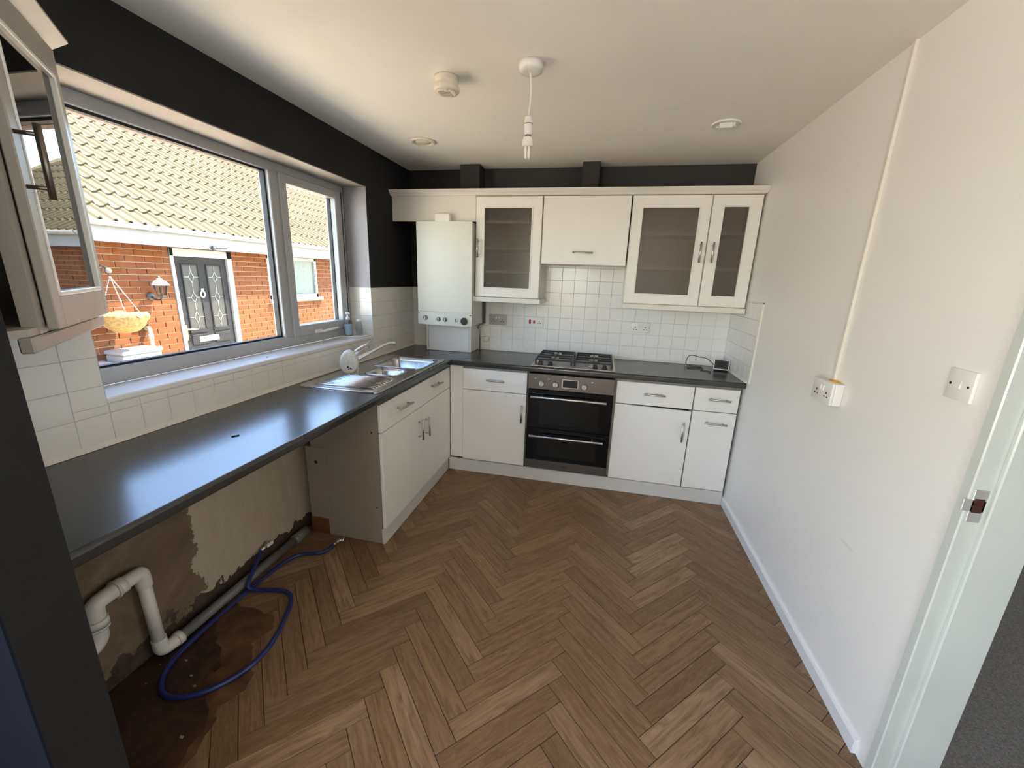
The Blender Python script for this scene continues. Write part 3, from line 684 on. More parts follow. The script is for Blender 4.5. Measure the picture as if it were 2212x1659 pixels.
# ------------------------------------------------------------------ wall cupboards
YF, YU = -.322, -.300
def wall_box(parent, x0, x1, z0, z1, mat='cabinet_trim'):
    t = .016; m = MB(); m.box(x0, x0+t, YU, -.006, z0, z1); m.box(x1-t, x1, YU, -.006, z0, z1); m.box(x0+t, x1-t, YU, -.006, z0, z0+t); m.box(x0+t, x1-t, YU, -.006, z1-t, z1); m.box(x0+t, x1-t, -.022, -.006, z0+t, z1-t)
    return m.build('carcass', mat, parent)
def glass_door(parent, x0, x1, z0, z1, gx0, gx1, gz0, gz1):
    m = MB(); y0, y1 = YF, YU-.001
    m.bbox(x0, gx0, y0, y1, z0, z1, .002); m.bbox(gx1, x1, y0, y1, z0, z1, .002); m.bbox(gx0-.003, gx1+.003, y0, y1, z0, gz0, .002); m.bbox(gx0-.003, gx1+.003, y0, y1, gz1, z1, .002)
    d = m.build('door', 'cabinet_white', parent)
    m = MB(); b = .010
    for a in ((gx0-b, gx0, gz0-b, gz1+b), (gx1, gx1+b, gz0-b, gz1+b), (gx0, gx1, gz0-b, gz0), (gx0, gx1, gz1, gz1+b)): m.bbox(a[0], a[1], y0-.004, y0+.004, a[2], a[3], .0015)
    m.build('beading', 'cabinet_white', d)
    m = MB(); m.box(gx0-.002, gx1+.002, y0+.008, y0+.011, gz0-.002, gz1+.002); m.build('glass', 'frosted_glass', d)
    return d
def glass_unit(x0, x1, g, shelves, hx, label):
    t = thing('wall_cabinet', ((x0+x1)/2, -.15, 1.38), label, 'cabinet', 'glass fronted wall cupboards on the back wall')
    wall_box(t, x0, x1, 1.380, 2.100)
    d = glass_door(t, x0+.002, x1-.002, 1.381, 2.096, *g)
    bar_handle(d, (hx, YF-.030, 1.802), (hx, YF-.030, 1.668), OUT)
    for z in shelves:
        m = MB(); m.box(x0+.017, x1-.017, YU+.003, -.023, z-.011, z+.011); m.build('shelf', 'cabinet_white', t)
    return t
glass_unit(.680, 1.178, (.748, 1.100, 1.452, 2.016), (1.926, 1.741, 1.568), .703, 'glass fronted wall cupboard right beside the boiler, three shelves')
glass_unit(1.796, 2.300, (1.868, 2.226, 1.452, 2.018), (1.858, 1.628), 2.262, 'wide glass fronted wall cupboard right of the cooker flap')
glass_unit(2.303, 2.604, (2.378, 2.526, 1.454, 2.022), (1.862, 1.631), 2.340, 'narrow glass fronted wall cupboard at the right wall')
t = thing('hood_cabinet', (1.485, -.15, 1.635), 'short white wall cupboard with a plain lift-up flap above the hob', 'cabinet')
wall_box(t, 1.184, 1.788, 1.637, 2.100)
f = front(t, 'flap', 1.184, 1.786, 1.635, 2.096, yf=YF); bar_handle(f, (1.412, YF-.03, 1.720), (1.553, YF-.03, 1.718), OUT)
for (x0, x1, lab) in ((.668, 1.192, 'white light rail under the glass cupboard beside the boiler'), (1.790, 2.606, 'white light rail under the pair of glass cupboards at the right')):
    m = MB(); m.bbox(x0, x1, -.335, -.312, 1.341, 1.377, .003); m.bbox(x1-.02, x1, -.314, -.012, 1.341, 1.377, .002); tag(m.build('light_rail', 'cabinet_trim'), lab, 'trim rail')
m = MB(); pr = [(-.322, 2.103), (-.336, 2.103), (-.340, 2.112), (-.352, 2.122), (-.364, 2.136), (-.364, 2.141), (-.322, 2.141)]
m.prism(pr, 'x', .001, 2.618); m.box(.0, 2.612, -.323, -.08, 2.101, 2.128)
tag(m.build('cornice', 'cabinet_trim'), 'long cream cornice along the top of the back wall cupboards', 'cornice')
m = MB(); m.bbox(.002, .679, -.318, -.300, 1.922, 2.102, .002)
tag(m.build('bridging_panel', 'cabinet_trim'), 'plain cream panel bridging from the left wall over the boiler', 'panel')

# ------------------------------------------------------------------ boiler
bo = thing('boiler', (.445, -.18, 1.15), 'white wall hung gas boiler with a control strip of dials', 'boiler')
m = MB(); m.bbox(.224, .668, -.365, -.010, 1.150, 1.913, .004); m.build('case', 'boiler_enamel', bo)
m = MB(); m.bbox(.222, .670, -.372, -.364, 1.247, 1.920, .004); m.build('front_panel', 'boiler_enamel', bo)
m = MB(); pl = [(.222, -.366), (.222, -.372)] + [(.222+.448*k/12, -.372-.020*math.sin(math.pi*k/12)) for k in range(1, 12)] + [(.670, -.372), (.670, -.366)]
m.prism(pl, 'z', 1.147, 1.240); cp = m.build('control_strip', 'boiler_enamel', bo)
YB = -.386
for (x, z, r, kind) in ((.290, 1.200, .019, 0), (.405, 1.194, .017, 0), (.458, 1.193, .017, 0), (.545, 1.193, .018, 1), (.612, 1.187, .031, 2)):
    yb = -.372-.020*math.sin(math.pi*(x-.222)/.448)
    m = MB(); m.lathe([(r, .004), (r, -.003), (r*.86, -.006), (r*.8, -.012 if kind != 1 else -.004)], (x, yb, z), 'y', 22)
    k_ = m.build('dial', {0: 'grey_paint_print', 1: 'white_plastic', 2: 'black_plastic'}[kind], cp)
    m = MB()
    if kind == 2: m.lathe([(r*1.0, .003), (r*1.0, -.005), (r*.84, -.005), (r*.84, .003)], (x, yb, z), 'y', 24); m.build('bezel', 'brushed_steel', cp)
    else: m.bbox(x-.003, x+.003, yb-.016, yb-.008 if kind == 0 else yb-.003, z-r*.7, z+r*.7, .001); m.build('pointer', 'white_plastic' if kind == 0 else 'grey_paint_print', k_)
for (x, z) in ((.232, 1.232), (.660, 1.232)):
    m = MB(); m.lathe([(.005, .002), (.005, -.002)], (x, -.373, z), 'y', 10); m.build('screw', 'dark_slot', cp)
m = MB(); m.box(.233, .252, -.3735, -.3730, 1.170, 1.175); m.build('badge', 'grey_paint_print', cp)
m = MB(); m.bbox(.372, .492, -.372, -.322, 1.914, 1.972, .004); m.build('flue_cover', 'white_plastic', bo)
pc = thing('pipe_cover', (.41, -.10, ZT), 'plain white boxed pipe cover standing on the worktop under the boiler', 'box')
m = MB(); m.bbox(.242, .596, -.215, -.200, ZT+.001, 1.148, .002); m.build('front_panel', 'white_plastic', pc)
for x in (.222, .598):
    m = MB(); m.bbox(x, x+.018, -.217, -.02, ZT+.001, 1.148, .002); m.build('side_panel', 'cabinet_white', pc)
m = MB(); m.tube([(.640, -.045, ZT+.001), (.640, -.045, 1.09), (.636, -.05, 1.12)], .006, 8); m.tube([(.622, -.05, 1.10), (.660, -.05, 1.135)], .010, 8)
tag(m.build('boiler_pipe', 'brushed_steel'), 'thin copper-grey pipe dropping beside the pipe cover', 'pipe')
m = MB(); m.bbox(.671, .679, -.075, -.012, 1.14, 1.377, .001)
tag(m.build('side_filler', 'black_plastic'), 'dark strip between the boiler and the glass cupboard', 'panel')
th = thing('thermostat_sensor', (.69, -.02, .99), 'small cream sensor block hanging on a thin flex beside the pipe cover', 'sensor')
m = MB(); m.bbox(.664, .716, -.045, -.008, .984, 1.026, .008, 2); m.build('block', 'aged_plastic', th)
m = MB(); m.tube([(.690, -.026, 1.024), (.672, -.02, 1.05), (.662, -.03, 1.10), (.655, -.04, 1.14)], .0018, 6); m.build('flex', 'aged_plastic', th)

# ------------------------------------------------------------------ sink and tap
sk = thing('kitchen_sink', (.30, -1.06, ZT), 'stainless steel one and a half bowl sink with ribbed drainer', 'sink')
def rrect(x0, x1, y0, y1, r, z, n=5):
    out = []
    for (cx_, cy_, a0) in ((x1-r, y1-r, 0), (x0+r, y1-r, 90), (x0+r, y0+r, 180), (x1-r, y0+r, 270)):
        for k in range(n): a = R(a0+90*k/(n-1)); out.append(Vector((cx_+r*math.cos(a), cy_+r*math.sin(a), z)))
    return out
SX0, SX1, SY0, SY1 = .052, .536, -1.552, -.572
BOWL = (.135, .495, -.945, -.622); HALF = (.215, .440, -1.170, -1.000)
# deck with two openings, built from strips
m = MB(); zt = ZT+.0045
m.ring(None, False, False, [rrect(SX0, SX1, SY0, SY1, .03, ZT+.0005), rrect(SX0, SX1, SY0, SY1, .03, zt), rrect(SX0+.008, SX1-.008, SY0+.008, SY1-.008, .025, zt+.001), rrect(SX0+.022, SX1-.022, SY0+.022, SY1-.022, .02, zt-.003)])
z2 = zt-.003; ix0, ix1, iy0, iy1 = SX0+.021, SX1-.021, SY0+.021, SY1-.021
def flat(x0, x1, y0, y1): m._add([(x0, y0, z2), (x1, y0, z2), (x1, y1, z2), (x0, y1, z2)], [(0, 1, 2, 3)])
flat(ix0, ix1, iy0, HALF[2]); flat(ix0, HALF[0], HALF[2], HALF[3]); flat(HALF[1], ix1, HALF[2], HALF[3]); flat(ix0, ix1, HALF[3], BOWL[2]); flat(ix0, BOWL[0], BOWL[2], BOWL[3]); flat(BOWL[1], ix1, BOWL[2], BOWL[3]); flat(ix0, ix1, BOWL[3], iy1)
deck = m.build('deck', 'sink_steel', sk)
for nm, (x0, x1, y0, y1), dep in (('bowl', BOWL, .15), ('half_bowl', HALF, .09)):
    m = MB(); rows = [rrect(x0-.0005, x1+.0005, y0-.0005, y1+.0005, .002, z2), rrect(x0+.004, x1-.004, y0+.004, y1-.004, .045, z2-.002), rrect(x0+.010, x1-.010, y0+.010, y1-.010, .045, z2-.02), rrect(x0+.020, x1-.020, y0+.020, y1-.020, .05, z2-dep*.85), rrect(x0+.045, x1-.045, y0+.045, y1-.045, .04, z2-dep)]
    m.ring(None, False, True, rows); b = m.build(nm, 'sink_steel', sk)
    m = MB(); m.lathe([(.034, -.001), (.034, .002), (.026, .003), (.022, -.001)], ((x0+x1)/2, (y0+y1)/2, z2-dep+.002), 'z', 20); m.build('waste', 'chrome', b)
    # raised rim around each bowl
    m = MB(); lp = rrect(x0-.002, x1+.002, y0-.002, y1+.002, .045, z2+.001, 7); m.tube(lp + [lp[0], lp[1]], .0035, 6, False); m.build('rim', 'sink_steel', b)
for k in range(10):
    y = -1.488 + k*.0285; xa = .100 + .012*max(0, k-6); xb = .482 - .010*max(0, k-7)
    if k == 9: xb = .205
    m = MB(); m.tube([(xa, y, z2-.004), (xa+.02, y+.002, z2+.001), ((xa+xb)/2, y+.010, z2+.002), (xb-.02, y+.016, z2+.001), (xb, y+.018, z2-.004)], [.003, .0085, .009, .0085, .003], 10); m.build('rib', 'sink_steel', deck)
tp = thing('mixer_tap', (.105, -1.085, ZT+.0015), 'chrome kitchen mixer tap with a raised swivel spout and lever', 'tap')
m = MB(); m.lathe([(.027, 0), (.027, .006), (.022, .010), (.021, .060), (.023, .064), (.023, .085), (.016, .094)], (.105, -1.085, ZT+.0015), 'z', 22); m.build('base', 'chrome', tp)
m = MB(); m.tube([(.110, -1.080, ZT+.055), (.128, -1.055, ZT+.075), (.185, -.965, ZT+.118), (.222, -.905, ZT+.146), (.240, -.875, ZT+.154), (.258, -.845, ZT+.150), (.262, -.840, ZT+.136)], [.014, .014, .0125, .012, .0125, .013, .0125], 12); m.build('spout', 'chrome', tp)
m = MB(); m.tube([(.105, -1.085, ZT+.090), (.112, -1.06, ZT+.108), (.128, -.995, ZT+.128), (.140, -.960, ZT+.136)], [.009, .008, .007, .004], 10); m.build('lever', 'chrome', tp)
# white oval plastic holder on the drainer
oh = thing('sponge_holder', (.150, -1.215, ZT+.003), 'white oval plastic holder with dark specks standing on the drainer by the tap', 'holder')
m = MB(); c = Vector((.150, -1.212, ZT+.078)); n = Vector((.42, -.90, 0)).normalized(); u = Vector((.90, .42, 0))
rows = []
for (o_, sc) in ((-.026, .80), (-.021, .94), (-.010, 1.0), (.010, 1.0), (.021, .94), (.026, .80)):
    row = []
    for k in range(28):
        a = 2*math.pi*k/28; h = math.sin(a); wd = .056*(1 - .12*h)
        row.append(c + n*o_ + u*(math.cos(a)*wd*sc) + Vector((0, 0, max(-.0745, h*.076*sc))))
    rows.append(row)
m.ring(None, True, True, rows); m.build('body', 'white_plastic', oh)
m = MB(); rnd = random.Random(4)
for k in range(34):
    a, b = rnd.uniform(-.028, .028), rnd.uniform(-.015, .05); p = c + n*.0263 + u*a + Vector((0, 0, b)); m.sphere(p, .0014, n=6, m=4)
m.build('speckle', 'leading', oh)
m = MB()
for a, b, r in ((-.006, -.028, .006), (.008, -.036, .005), (-.002, -.042, .004), (.016, -.040, .003)): m.sphere(c + n*.0255 + u*a + Vector((0, 0, b)), r, r*.9, r*1.1, n=8, m=6)
m.build('dark_spot', 'black_plastic', oh)
m = MB(); a = c + n*-.02 + u*.02 + Vector((0, 0, .05)); m.tube([a, a+Vector((.02, .03, .025)), a+Vector((.055, .075, .052)), a+Vector((.075, .10, .066))], [.006, .006, .005, .003], 8); m.build('handle', 'chrome', oh)

# things at the right end of the window sill
so = thing('soap_bottle', (-.120, -.800, WZ0+.010), 'clear pump soap bottle with blue soap at the end of the window sill', 'bottle')
m = MB(); m.lathe([(.027, 0), (.030, .004), (.030, .085), (.024, .104), (.012, .112)], (-.120, -.800, WZ0+.0105), 'z', 20); m.build('bottle', 'clear_plastic', so)
m = MB(); m.lathe([(.026, 0), (.0285, .003), (.0285, .075), (.02, .078)], (-.120, -.800, WZ0+.0125), 'z', 20); m.build('liquid', 'soap_blue', so)
m = MB(); m.lathe([(.014, 0), (.014, .016), (.008, .018), (.006, .038), (.014, .040), (.015, .050), (.010, .053)], (-.120, -.800, WZ0+.122), 'z', 16); m.tube([(-.120, -.800, WZ0+.170), (-.098, -.815, WZ0+.170), (-.090, -.820, WZ0+.163)], [.006, .005, .004], 8); m.build('pump', 'white_plastic', so)
gj = thing('glass_jar', (-.062, -.755, WZ0+.010), 'small clear jar next to the soap bottle on the sill', 'jar')
m = MB(); m.lathe([(.022, 0), (.024, .003), (.024, .075), (.018, .088), (.018, .098)], (-.062, -.755, WZ0+.0105), 'z', 18); m.build('jar', 'clear_plastic', gj)
m = MB(); m.lathe([(.019, 0), (.019, .014), (.012, .020)], (-.062, -.755, WZ0+.108), 'z', 16); m.build('lid', 'white_plastic', gj)
m = MB(); m.ring(None, True, True, [rrect(-.165, -.022, -.845, -.705, .02, WZ0+.0005), rrect(-.170, -.018, -.850, -.700, .02, WZ0+.007), rrect(-.166, -.022, -.846, -.704, .018, WZ0+.010)])
tag(m.build('soap_dish', 'sill_white'), 'shallow white dish under the soap bottle on the sill', 'dish')
m = MB(); m.lathe([(.0045, 0), (.004, .002)], (-.055, -1.62, WZ0+.0005), 'z', 10); tag(m.build('screw_cap', 'black_plastic'), 'tiny dark screw cap lying on the window sill', 'cap')
m = MB(); m.tube([(.330, -2.235, ZT+.002), (.345, -2.215, ZT+.002)], .002, 6); tag(m.build('splinter', 'black_plastic'), 'tiny dark splinter lying on the worktop below the window', 'splinter')

# ------------------------------------------------------------------ sockets and switches
def socket_holes(t, x, z, y):
    MB().box(x-.0035, x+.0035, y-.0006, y+.001, z+.004, z+.013).build('pin_hole', 'dark_slot', t)
    for s_ in (-1, 1): MB().box(x+s_*.011-.0045, x+s_*.011+.0045, y-.0006, y+.001, z-.010, z-.005).build('pin_hole', 'dark_slot', t)
def double_socket(x0, x1, z0, z1, label, plate='white_plastic'):
    t = thing('wall_socket', ((x0+x1)/2, -.006, z0), label, 'socket', 'sockets on the tiled back wall')
    m = MB(); m.bbox(x0, x1, -.0165, -.0062, z0, z1, .003, 2); m.build('plate', plate, t); zc = (z0+z1)/2
    for x in (x0+.036, x1-.036): socket_holes(t, x, zc-.008, -.0165)
    for x in (x0+.064, x1-.064):
        m = MB(); m.bbox(x-.005, x+.005, -.0195, -.0165, zc+.004, zc+.026, .001); m.build('rocker', 'white_plastic', t)
    for x in (x0+.008, x1-.008):
        m = MB(); m.lathe([(.0028, .001), (.0028, -.0006)], (x, -.0165, zc), 'y', 8); m.build('screw', 'grey_paint_print', t)
double_socket(.714, .864, 1.134, 1.222, 'greyish double socket left of the red cooker switch', 'grey_plate')
double_socket(1.889, 2.039, 1.138, 1.218, 'white double socket right of the hob under the glass cupboards')
t = thing('cooker_switch', (1.107, -.006, 1.132), 'white cooker control unit with two red rockers and one socket', 'switch')
m = MB(); m.bbox(1.034, 1.182, -.0165, -.0062, 1.132, 1.216, .003, 2); m.build('plate', 'white_plastic', t)
m = MB(); m.bbox(1.060, 1.078, -.0205, -.0165, 1.158, 1.192, .001); m.build('rocker', 'red_plastic', t)
m = MB(); m.bbox(1.096, 1.112, -.0195, -.0165, 1.162, 1.188, .001); m.build('rocker', 'red_plastic', t)
socket_holes(t, 1.148, 1.172, -.0165)
t = thing('surface_socket', (W, -1.525, 1.068), 'bulky white surface mounted double socket at the foot of the trunking', 'socket')
m = MB(); m.bbox(2.588, W-.001, -1.600, -1.450, 1.068, 1.158, .003, 2); m.build('back_box', 'white_plastic', t)
m = MB(); m.bbox(2.577, 2.587, -1.600, -1.450, 1.068, 1.158, .003, 2); m.build('plate', 'white_plastic', t)
for y in (-1.487, -1.563):
    MB().box(2.5765, 2.578, y-.0035, y+.0035, 1.108, 1.117).build('pin_hole', 'dark_slot', t)
    for s_ in (-1, 1): MB().box(2.5765, 2.578, y+s_*.011-.0045, y+s_*.011+.0045, 1.094, 1.099).build('pin_hole', 'dark_slot', t)
for y in (-1.515, -1.535): MB().bbox(2.573, 2.577, y-.005, y+.005, 1.117, 1.140, .001).build('rocker', 'white_plastic', t)
m = MB(); m.sphere((2.607, -1.545, 1.158), .012, .042, .006, 10, 6); m.build('foam_sealant', 'foam_yellow', t)
m = MB(); m.bbox(W-.012, W-.0005, -1.532, -1.514, 1.160, H-.001, .001); tag(m.build('cable_trunking', 'cabinet_trim'), 'thin cream cable trunking running up the right wall to the ceiling', 'trunking')
t = thing('light_switch', (W, -2.105, 1.245), 'single white light switch on the right wall near the doorway', 'switch')
m = MB(); m.bbox(W-.010, W-.0005, -2.149, -2.063, 1.243, 1.327, .0025, 2); m.build('plate', 'white_plastic', t)
m = MB(); m.prism([(W-.010, 1.275), (W-.0135, 1.275), (W-.0105, 1.297), (W-.010, 1.297)], 'y', -2.111, -2.100); m.build('rocker', 'white_plastic', t)
for y in (-2.134, -2.077): MB().lathe([(.0036, .001), (.0036, -.0008)], (W-.010, y, 1.285), 'x', 10).build('screw', 'dark_slot', t)

# ------------------------------------------------------------------ small display on the worktop
t = thing('smart_display', (2.545, -.215, ZT), 'small white edged smart display tilted back in the worktop corner', 'display')
F = Matrix.Translation((2.548, -.215, ZT+.009)) @ Matrix.Rotation(R(-14), 4, 'Z') @ Matrix.Rotation(R(-22), 4, 'X')
m = MB(); m.bbox(-.052, .052, -.008, .004, .002, .078, .004, 2); m.xf(F); m.build('casing', 'white_plastic', t)
m = MB(); m.bbox(-.046, .046, -.0095, -.0078, .008, .072, .002); m.xf(F); sc_ = m.build('bezel', 'black_plastic', t)
m = MB(); m.box(-.034, .034, -.0101, -.0094, .018, .063); m.xf(F); m.build('screen', 'screen_dark', sc_)
m = MB(); m.prism([(.003, .004), (.055, -.020+.022), (.055, .012), (.006, .072)], 'x', -.046, .046); m.xf(F); m.build('back_stand', 'grey_pvc', t)
m = MB()
P_ = [(2.510, -.185, ZT+.030), (2.495, -.13, ZT+.055), (2.465, -.075, ZT+.072), (2.425, -.06, ZT+.070), (2.385, -.045, ZT+.080), (2.355, -.040, ZT+.078), (2.335, -.05, ZT+.045), (2.330, -.06, ZT+.005), (2.37, -.085, ZT+.004), (2.43, -.11, ZT+.004), (2.44, -.145, ZT+.004), (2.38, -.14, ZT+.005), (2.33, -.165, ZT+.004), (2.315, -.185, ZT+.004), (2.35, -.20, ZT+.004), (2.42, -.17, ZT+.006), (2.44, -.19, ZT+.004), (2.40, -.225, ZT+.004), (2.43, -.255, ZT+.004), (2.47, -.265, ZT+.004), (2.455, -.30, ZT+.004), (2.445, -.315, ZT+.004)]
def smooth_path(P, it=3):
    P = [Vector(p) for p in P]
    for _ in range(it):
        Q = [P[0]]
        for a, b in zip(P, P[1:]): Q += [a.lerp(b, .25), a.lerp(b, .75)]
        P = Q + [P[-1]]
    return P
m.tube(smooth_path(P_, 2), .0026, 6); m.build('power_cord', 'black_plastic', t)

# ------------------------------------------------------------------ ceiling fittings
t = thing('pendant_light', (1.290, -1.555, 2.006), 'bare energy saving bulb hanging from a white ceiling rose', 'pendant lamp')
m = MB(); m.lathe([(.050, 0), (.050, -.018), (.046, -.030), (.030, -.034), (.012, -.034)], (1.290, -1.555, H-.0005), 'z', 28); m.build('ceiling_rose', 'white_plastic', t)
m = MB(); m.tube(smooth_path([(1.288, -1.556, H-.034), (1.294, -1.553, 2.27), (1.293, -1.554, 2.22), (1.289, -1.556, 2.168)], 2), .0034, 8); m.build('flex', 'white_plastic', t)
m = MB(); m.lathe([(.008, .072), (.015, .068), (.0165, .062), (.0165, .042), (.0175, .040), (.0175, .006), (.013, .0)], (1.289, -1.556, 2.098), 'z', 20); lh = m.build('lampholder', 'white_plastic', t)
MB().lathe([(.0178, .0), (.0178, .003)], (1.289, -1.556, 2.137), 'z', 20).build('ring', 'grey_pvc', lh); MB().lathe([(.0125, 0), (.0125, .007)], (1.289, -1.556, 2.092), 'z', 16).build('ring', 'grey_pvc', lh)
m = MB(); m.lathe([(.010, .040), (.018, .036), (.0225, .022), (.0225, .008), (.020, .0)], (1.289, -1.556, 2.054), 'z', 20); bl = m.build('bulb_base', 'white_plastic', t)
for k in range(4):
    a = R(45+90*k); x, y = 1.289+.0095*math.cos(a), -1.556+.0095*math.sin(a)
    m = MB(); m.tube([(x, y, 2.056), (x, y, 2.014), (x, y, 2.008)], [.0062, .0062, .003], 10); m.build('bulb_tube', 'fluoro_glass', bl)
t = thing('smoke_alarm', (.905, -1.485, 2.30), 'deep cream smoke alarm on the ceiling left of the pendant', 'smoke alarm')
c0 = (.905, -1.485, H-.0005)
m = MB(); m.lathe([(.054, 0), (.054, -.012), (.050, -.013), (.051, -.034), (.056, -.036), (.057, -.050), (.052, -.056), (.040, -.057)], c0, 'z', 32); m.build('body', 'aged_plastic', t)
m = MB(); m.lathe([(.043, 0), (.043, -.002), (.038, -.003)], (.905, -1.485, H-.0575), 'z', 28); fc = m.build('cover', 'aged_plastic', t)
m = MB()
for k in range(-2, 3): m.box(.905-.030, .905+.012, -1.485+k*.011-.002, -1.485+k*.011+.002, H-.0612, H-.0602)
m.box(.905+.016, .905+.019, -1.485-.036, -1.485+.036, H-.0612, H-.0602); m.build('slot', 'carcass_grey', fc)
t = thing('ceiling_vent', (.436, -.692, 2.34), 'round cream recessed ceiling vent nearest the boiler corner', 'vent')
m = MB(); m.lathe([(.082, 0), (.082, -.006), (.074, -.012), (.060, -.010), (.056, .0)], (.436, -.692, H-.0003), 'z', 32); m.build('ring', 'aged_plastic', t)
m = MB(); m.lathe([(.050, 0), (.048, -.005), (.030, -.010), (.010, -.011)], (.436, -.692, H-.0003), 'z', 28); m.build('disc', 'aged_plastic', t)
t = thing('detector_base', (2.208, -.800, 2.33), 'empty white detector base plate on the ceiling by the right wall', 'detector base')
m = MB(); m.lathe([(.072, 0), (.072, -.006), (.066, -.010), (.060, -.005)], (2.208, -.800, H-.0003), 'z', 32); m.build('plate', 'white_plastic', t)
m = MB(); m.bbox(2.170, 2.235, -.835, -.805, H-.030, H-.005, .003); m.bbox(2.235, 2.247, -.832, -.808, H-.024, H-.005, .002); m.build('terminal_block', 'white_plastic', t)
m = MB(); m.lathe([(.018, 0), (.018, -.010), (.012, -.011)], (2.250, -.775, H-.005), 'z', 16); m.lathe([(.012, 0), (.012, -.008)], (2.178, -.770, H-.005), 'z', 14); m.build('boss', 'white_plastic', t)

# ------------------------------------------------------------------ diagonal corner cupboard at the near left
RC = Vector((.099, -2.409, 0)); th_ = R(44.8); U = Vector((math.cos(th_), -math.sin(th_), 0)); N = Vector((math.sin(th_), math.cos(th_), 0))
FR = Matrix(((U.x, N.x, 0, RC.x), (U.y, N.y, 0, RC.y), (0, 0, 1, 0), (0, 0, 0, 1)))      # local: x along the front, y outwards
LP, ZB0, ZT0 = .539, 1.367, 2.085
cc = thing('corner_cabinet', (.12, -2.78, ZB0), 'diagonal corner wall cupboard at the near left with a smoked glass door ajar', 'cabinet')
Lx, Ly = RC.x+U.x*LP, RC.y+U.y*LP
poly = [(.008, -2.412), (RC.x-.008, -2.418), (Lx-.014, Ly+.006), (Lx-.002, -2.909), (.008, -2.909)]
m = MB(); m.prism(poly, 'z', ZB0, ZB0+.016); m.prism(poly, 'z', ZT0-.016, ZT0); m.box(.008, .020, -2.909, -2.412, ZB0, ZT0); m.box(.008, Lx-.004, -2.909, -2.899, ZB0, ZT0); m.box(.008, RC.x-.006, -2.430, -2.414, ZB0, ZT0)
m.box(Lx-.024, Lx-.004, -2.909, -2.878, ZB0, ZT0)
m.build('carcass', 'cabinet_shaded', cc)
for a, b in ((.0, .030), (.44, .475)): MB().box(a, b, -.031, -.004, ZB0, ZT0).xf(FR).build('face_frame', 'cabinet_shaded', cc)
m = MB()
for z in (1.60, 1.84): m.prism([(p[0]*.92+.005, p[1]*.992-.012) for p in poly], 'z', z, z+.012)
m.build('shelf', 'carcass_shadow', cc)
d0, d1 = .016, .447
m = MB()
for a in ((d0, d0+.036, ZB0+.006, ZT0-.002), (d1-.046, d1, ZB0+.006, ZT0-.002), (d0+.034, d1-.044, ZB0+.006, ZB0+.080), (d0+.034, d1-.044, ZT0-.074, ZT0-.002)): m.bbox(a[0], a[1], 0, .020, a[2], a[3], .0025)
m.xf(FR); dr = m.build('door', 'cabinet_shaded', cc)
gx0, gx1, gz0, gz1 = d0+.036, d1-.046, ZB0+.080, ZT0-.074
m = MB()
for a in ((gx0-.001, gx0+.010, gz0, gz1), (gx1-.010, gx1+.001, gz0, gz1), (gx0, gx1, gz0-.001, gz0+.010), (gx0, gx1, gz1-.010, gz1+.001)): m.bbox(a[0], a[1], .008, .022, a[2], a[3], .002)
m.xf(FR); m.build('beading', 'white_plastic', dr)
m = MB(); m.box(gx0, gx1, .006, .010, gz0, gz1); m.xf(FR); m.build('glass', 'smoked_glass', dr)
m = MB(); hx = d1-.012; m.cyl((hx, .056, 1.655), (hx, .056, 1.805), .0068, 12)
for z in (1.678, 1.784): m.cyl((hx, .018, z), (hx, .056, z), .0045, 10)
m.xf(FR); m.build('handle', 'bronze_handle', dr)
m = MB(); m.bbox(-.004, LP, -.022, 0.001, ZB0-.034, ZB0-.001, .003); m.xf(FR); m.build('light_rail', 'cabinet_shaded', cc)
m = MB(); m.prism([(-.02, ZT0+.001), (.006, ZT0+.001), (.010, ZT0+.010), (.046, ZT0+.034), (.046, ZT0+.040), (-.02, ZT0+.040)], 'x', -.022, LP+.02); m.xf(FR)
# the profile above is (outwards, height) swept along the front
m.build('cornice', 'cabinet_shaded', cc)

# ------------------------------------------------------------------ plumbing under the worktop
wpz = thing('waste_pipe', (.045, -2.45, .02), 'white plastic waste pipe with elbows and a trap under the worktop', 'pipe')
m = MB(); m.cyl((.045, -2.425, .075), (.045, -2.432, .375), .0215, 18); m.build('upright', 'waste_pvc', wpz)
m = MB(); m.tube(smooth_path([(.045, -2.425, .095), (.045, -2.424, .040), (.047, -2.405, .030), (.050, -2.365, .030)], 3), .0255, 18); m.tube([(.050, -2.372, .030), (.050, -2.350, .030)], .029, 18); m.build('elbow', 'waste_pvc', wpz)
m = MB(); m.tube(smooth_path([(.045, -2.431, .345), (.045, -2.432, .405), (.045, -2.450, .408), (.045, -2.495, .406)], 3), .0255, 18); m.build('elbow', 'waste_pvc', wpz)
m = MB(); m.tube([(.045, -2.490, .406), (.045, -2.520, .404)], .031, 18); m.tube([(.045, -2.515, .404), (.045, -2.522, .404)], .034, 18); m.build('compression_nut', 'waste_pvc', wpz)
m = MB(); m.tube(smooth_path([(.045, -2.515, .404), (.045, -2.575, .400), (.045, -2.585, .385), (.045, -2.588, .320)], 3), [.027]*1 + [.027]*200 if 0 else .027, 18); m.tube([(.045, -2.588, .345), (.045, -2.588, .318)], .033, 18); m.tube([(.045, -2.588, .315), (.045, -2.588, .306)], .033, 18); m.build('trap_bend', 'waste_pvc', wpz)
m = MB(); m.tube(smooth_path([(.045, -2.588, .310), (.045, -2.590, .255), (.045, -2.640, .235), (.045, -2.70, .25), (.045, -2.72, .31)], 3), .026, 18); m.build('trap', 'waste_pvc', wpz)
m = MB(); m.cyl((.050, -2.352, .030), (.052, -1.70, .036), .021, 16)
tag(m.build('drain_pipe', 'grey_pvc'), 'straight grey drain pipe lying along the foot of the left wall', 'pipe')
m = MB(); m.cyl((.052, -1.705, .036), (.052, -1.60, .037), .0275, 16); m.cyl((.052, -1.690, .036), (.052, -1.683, .036), .031, 16)
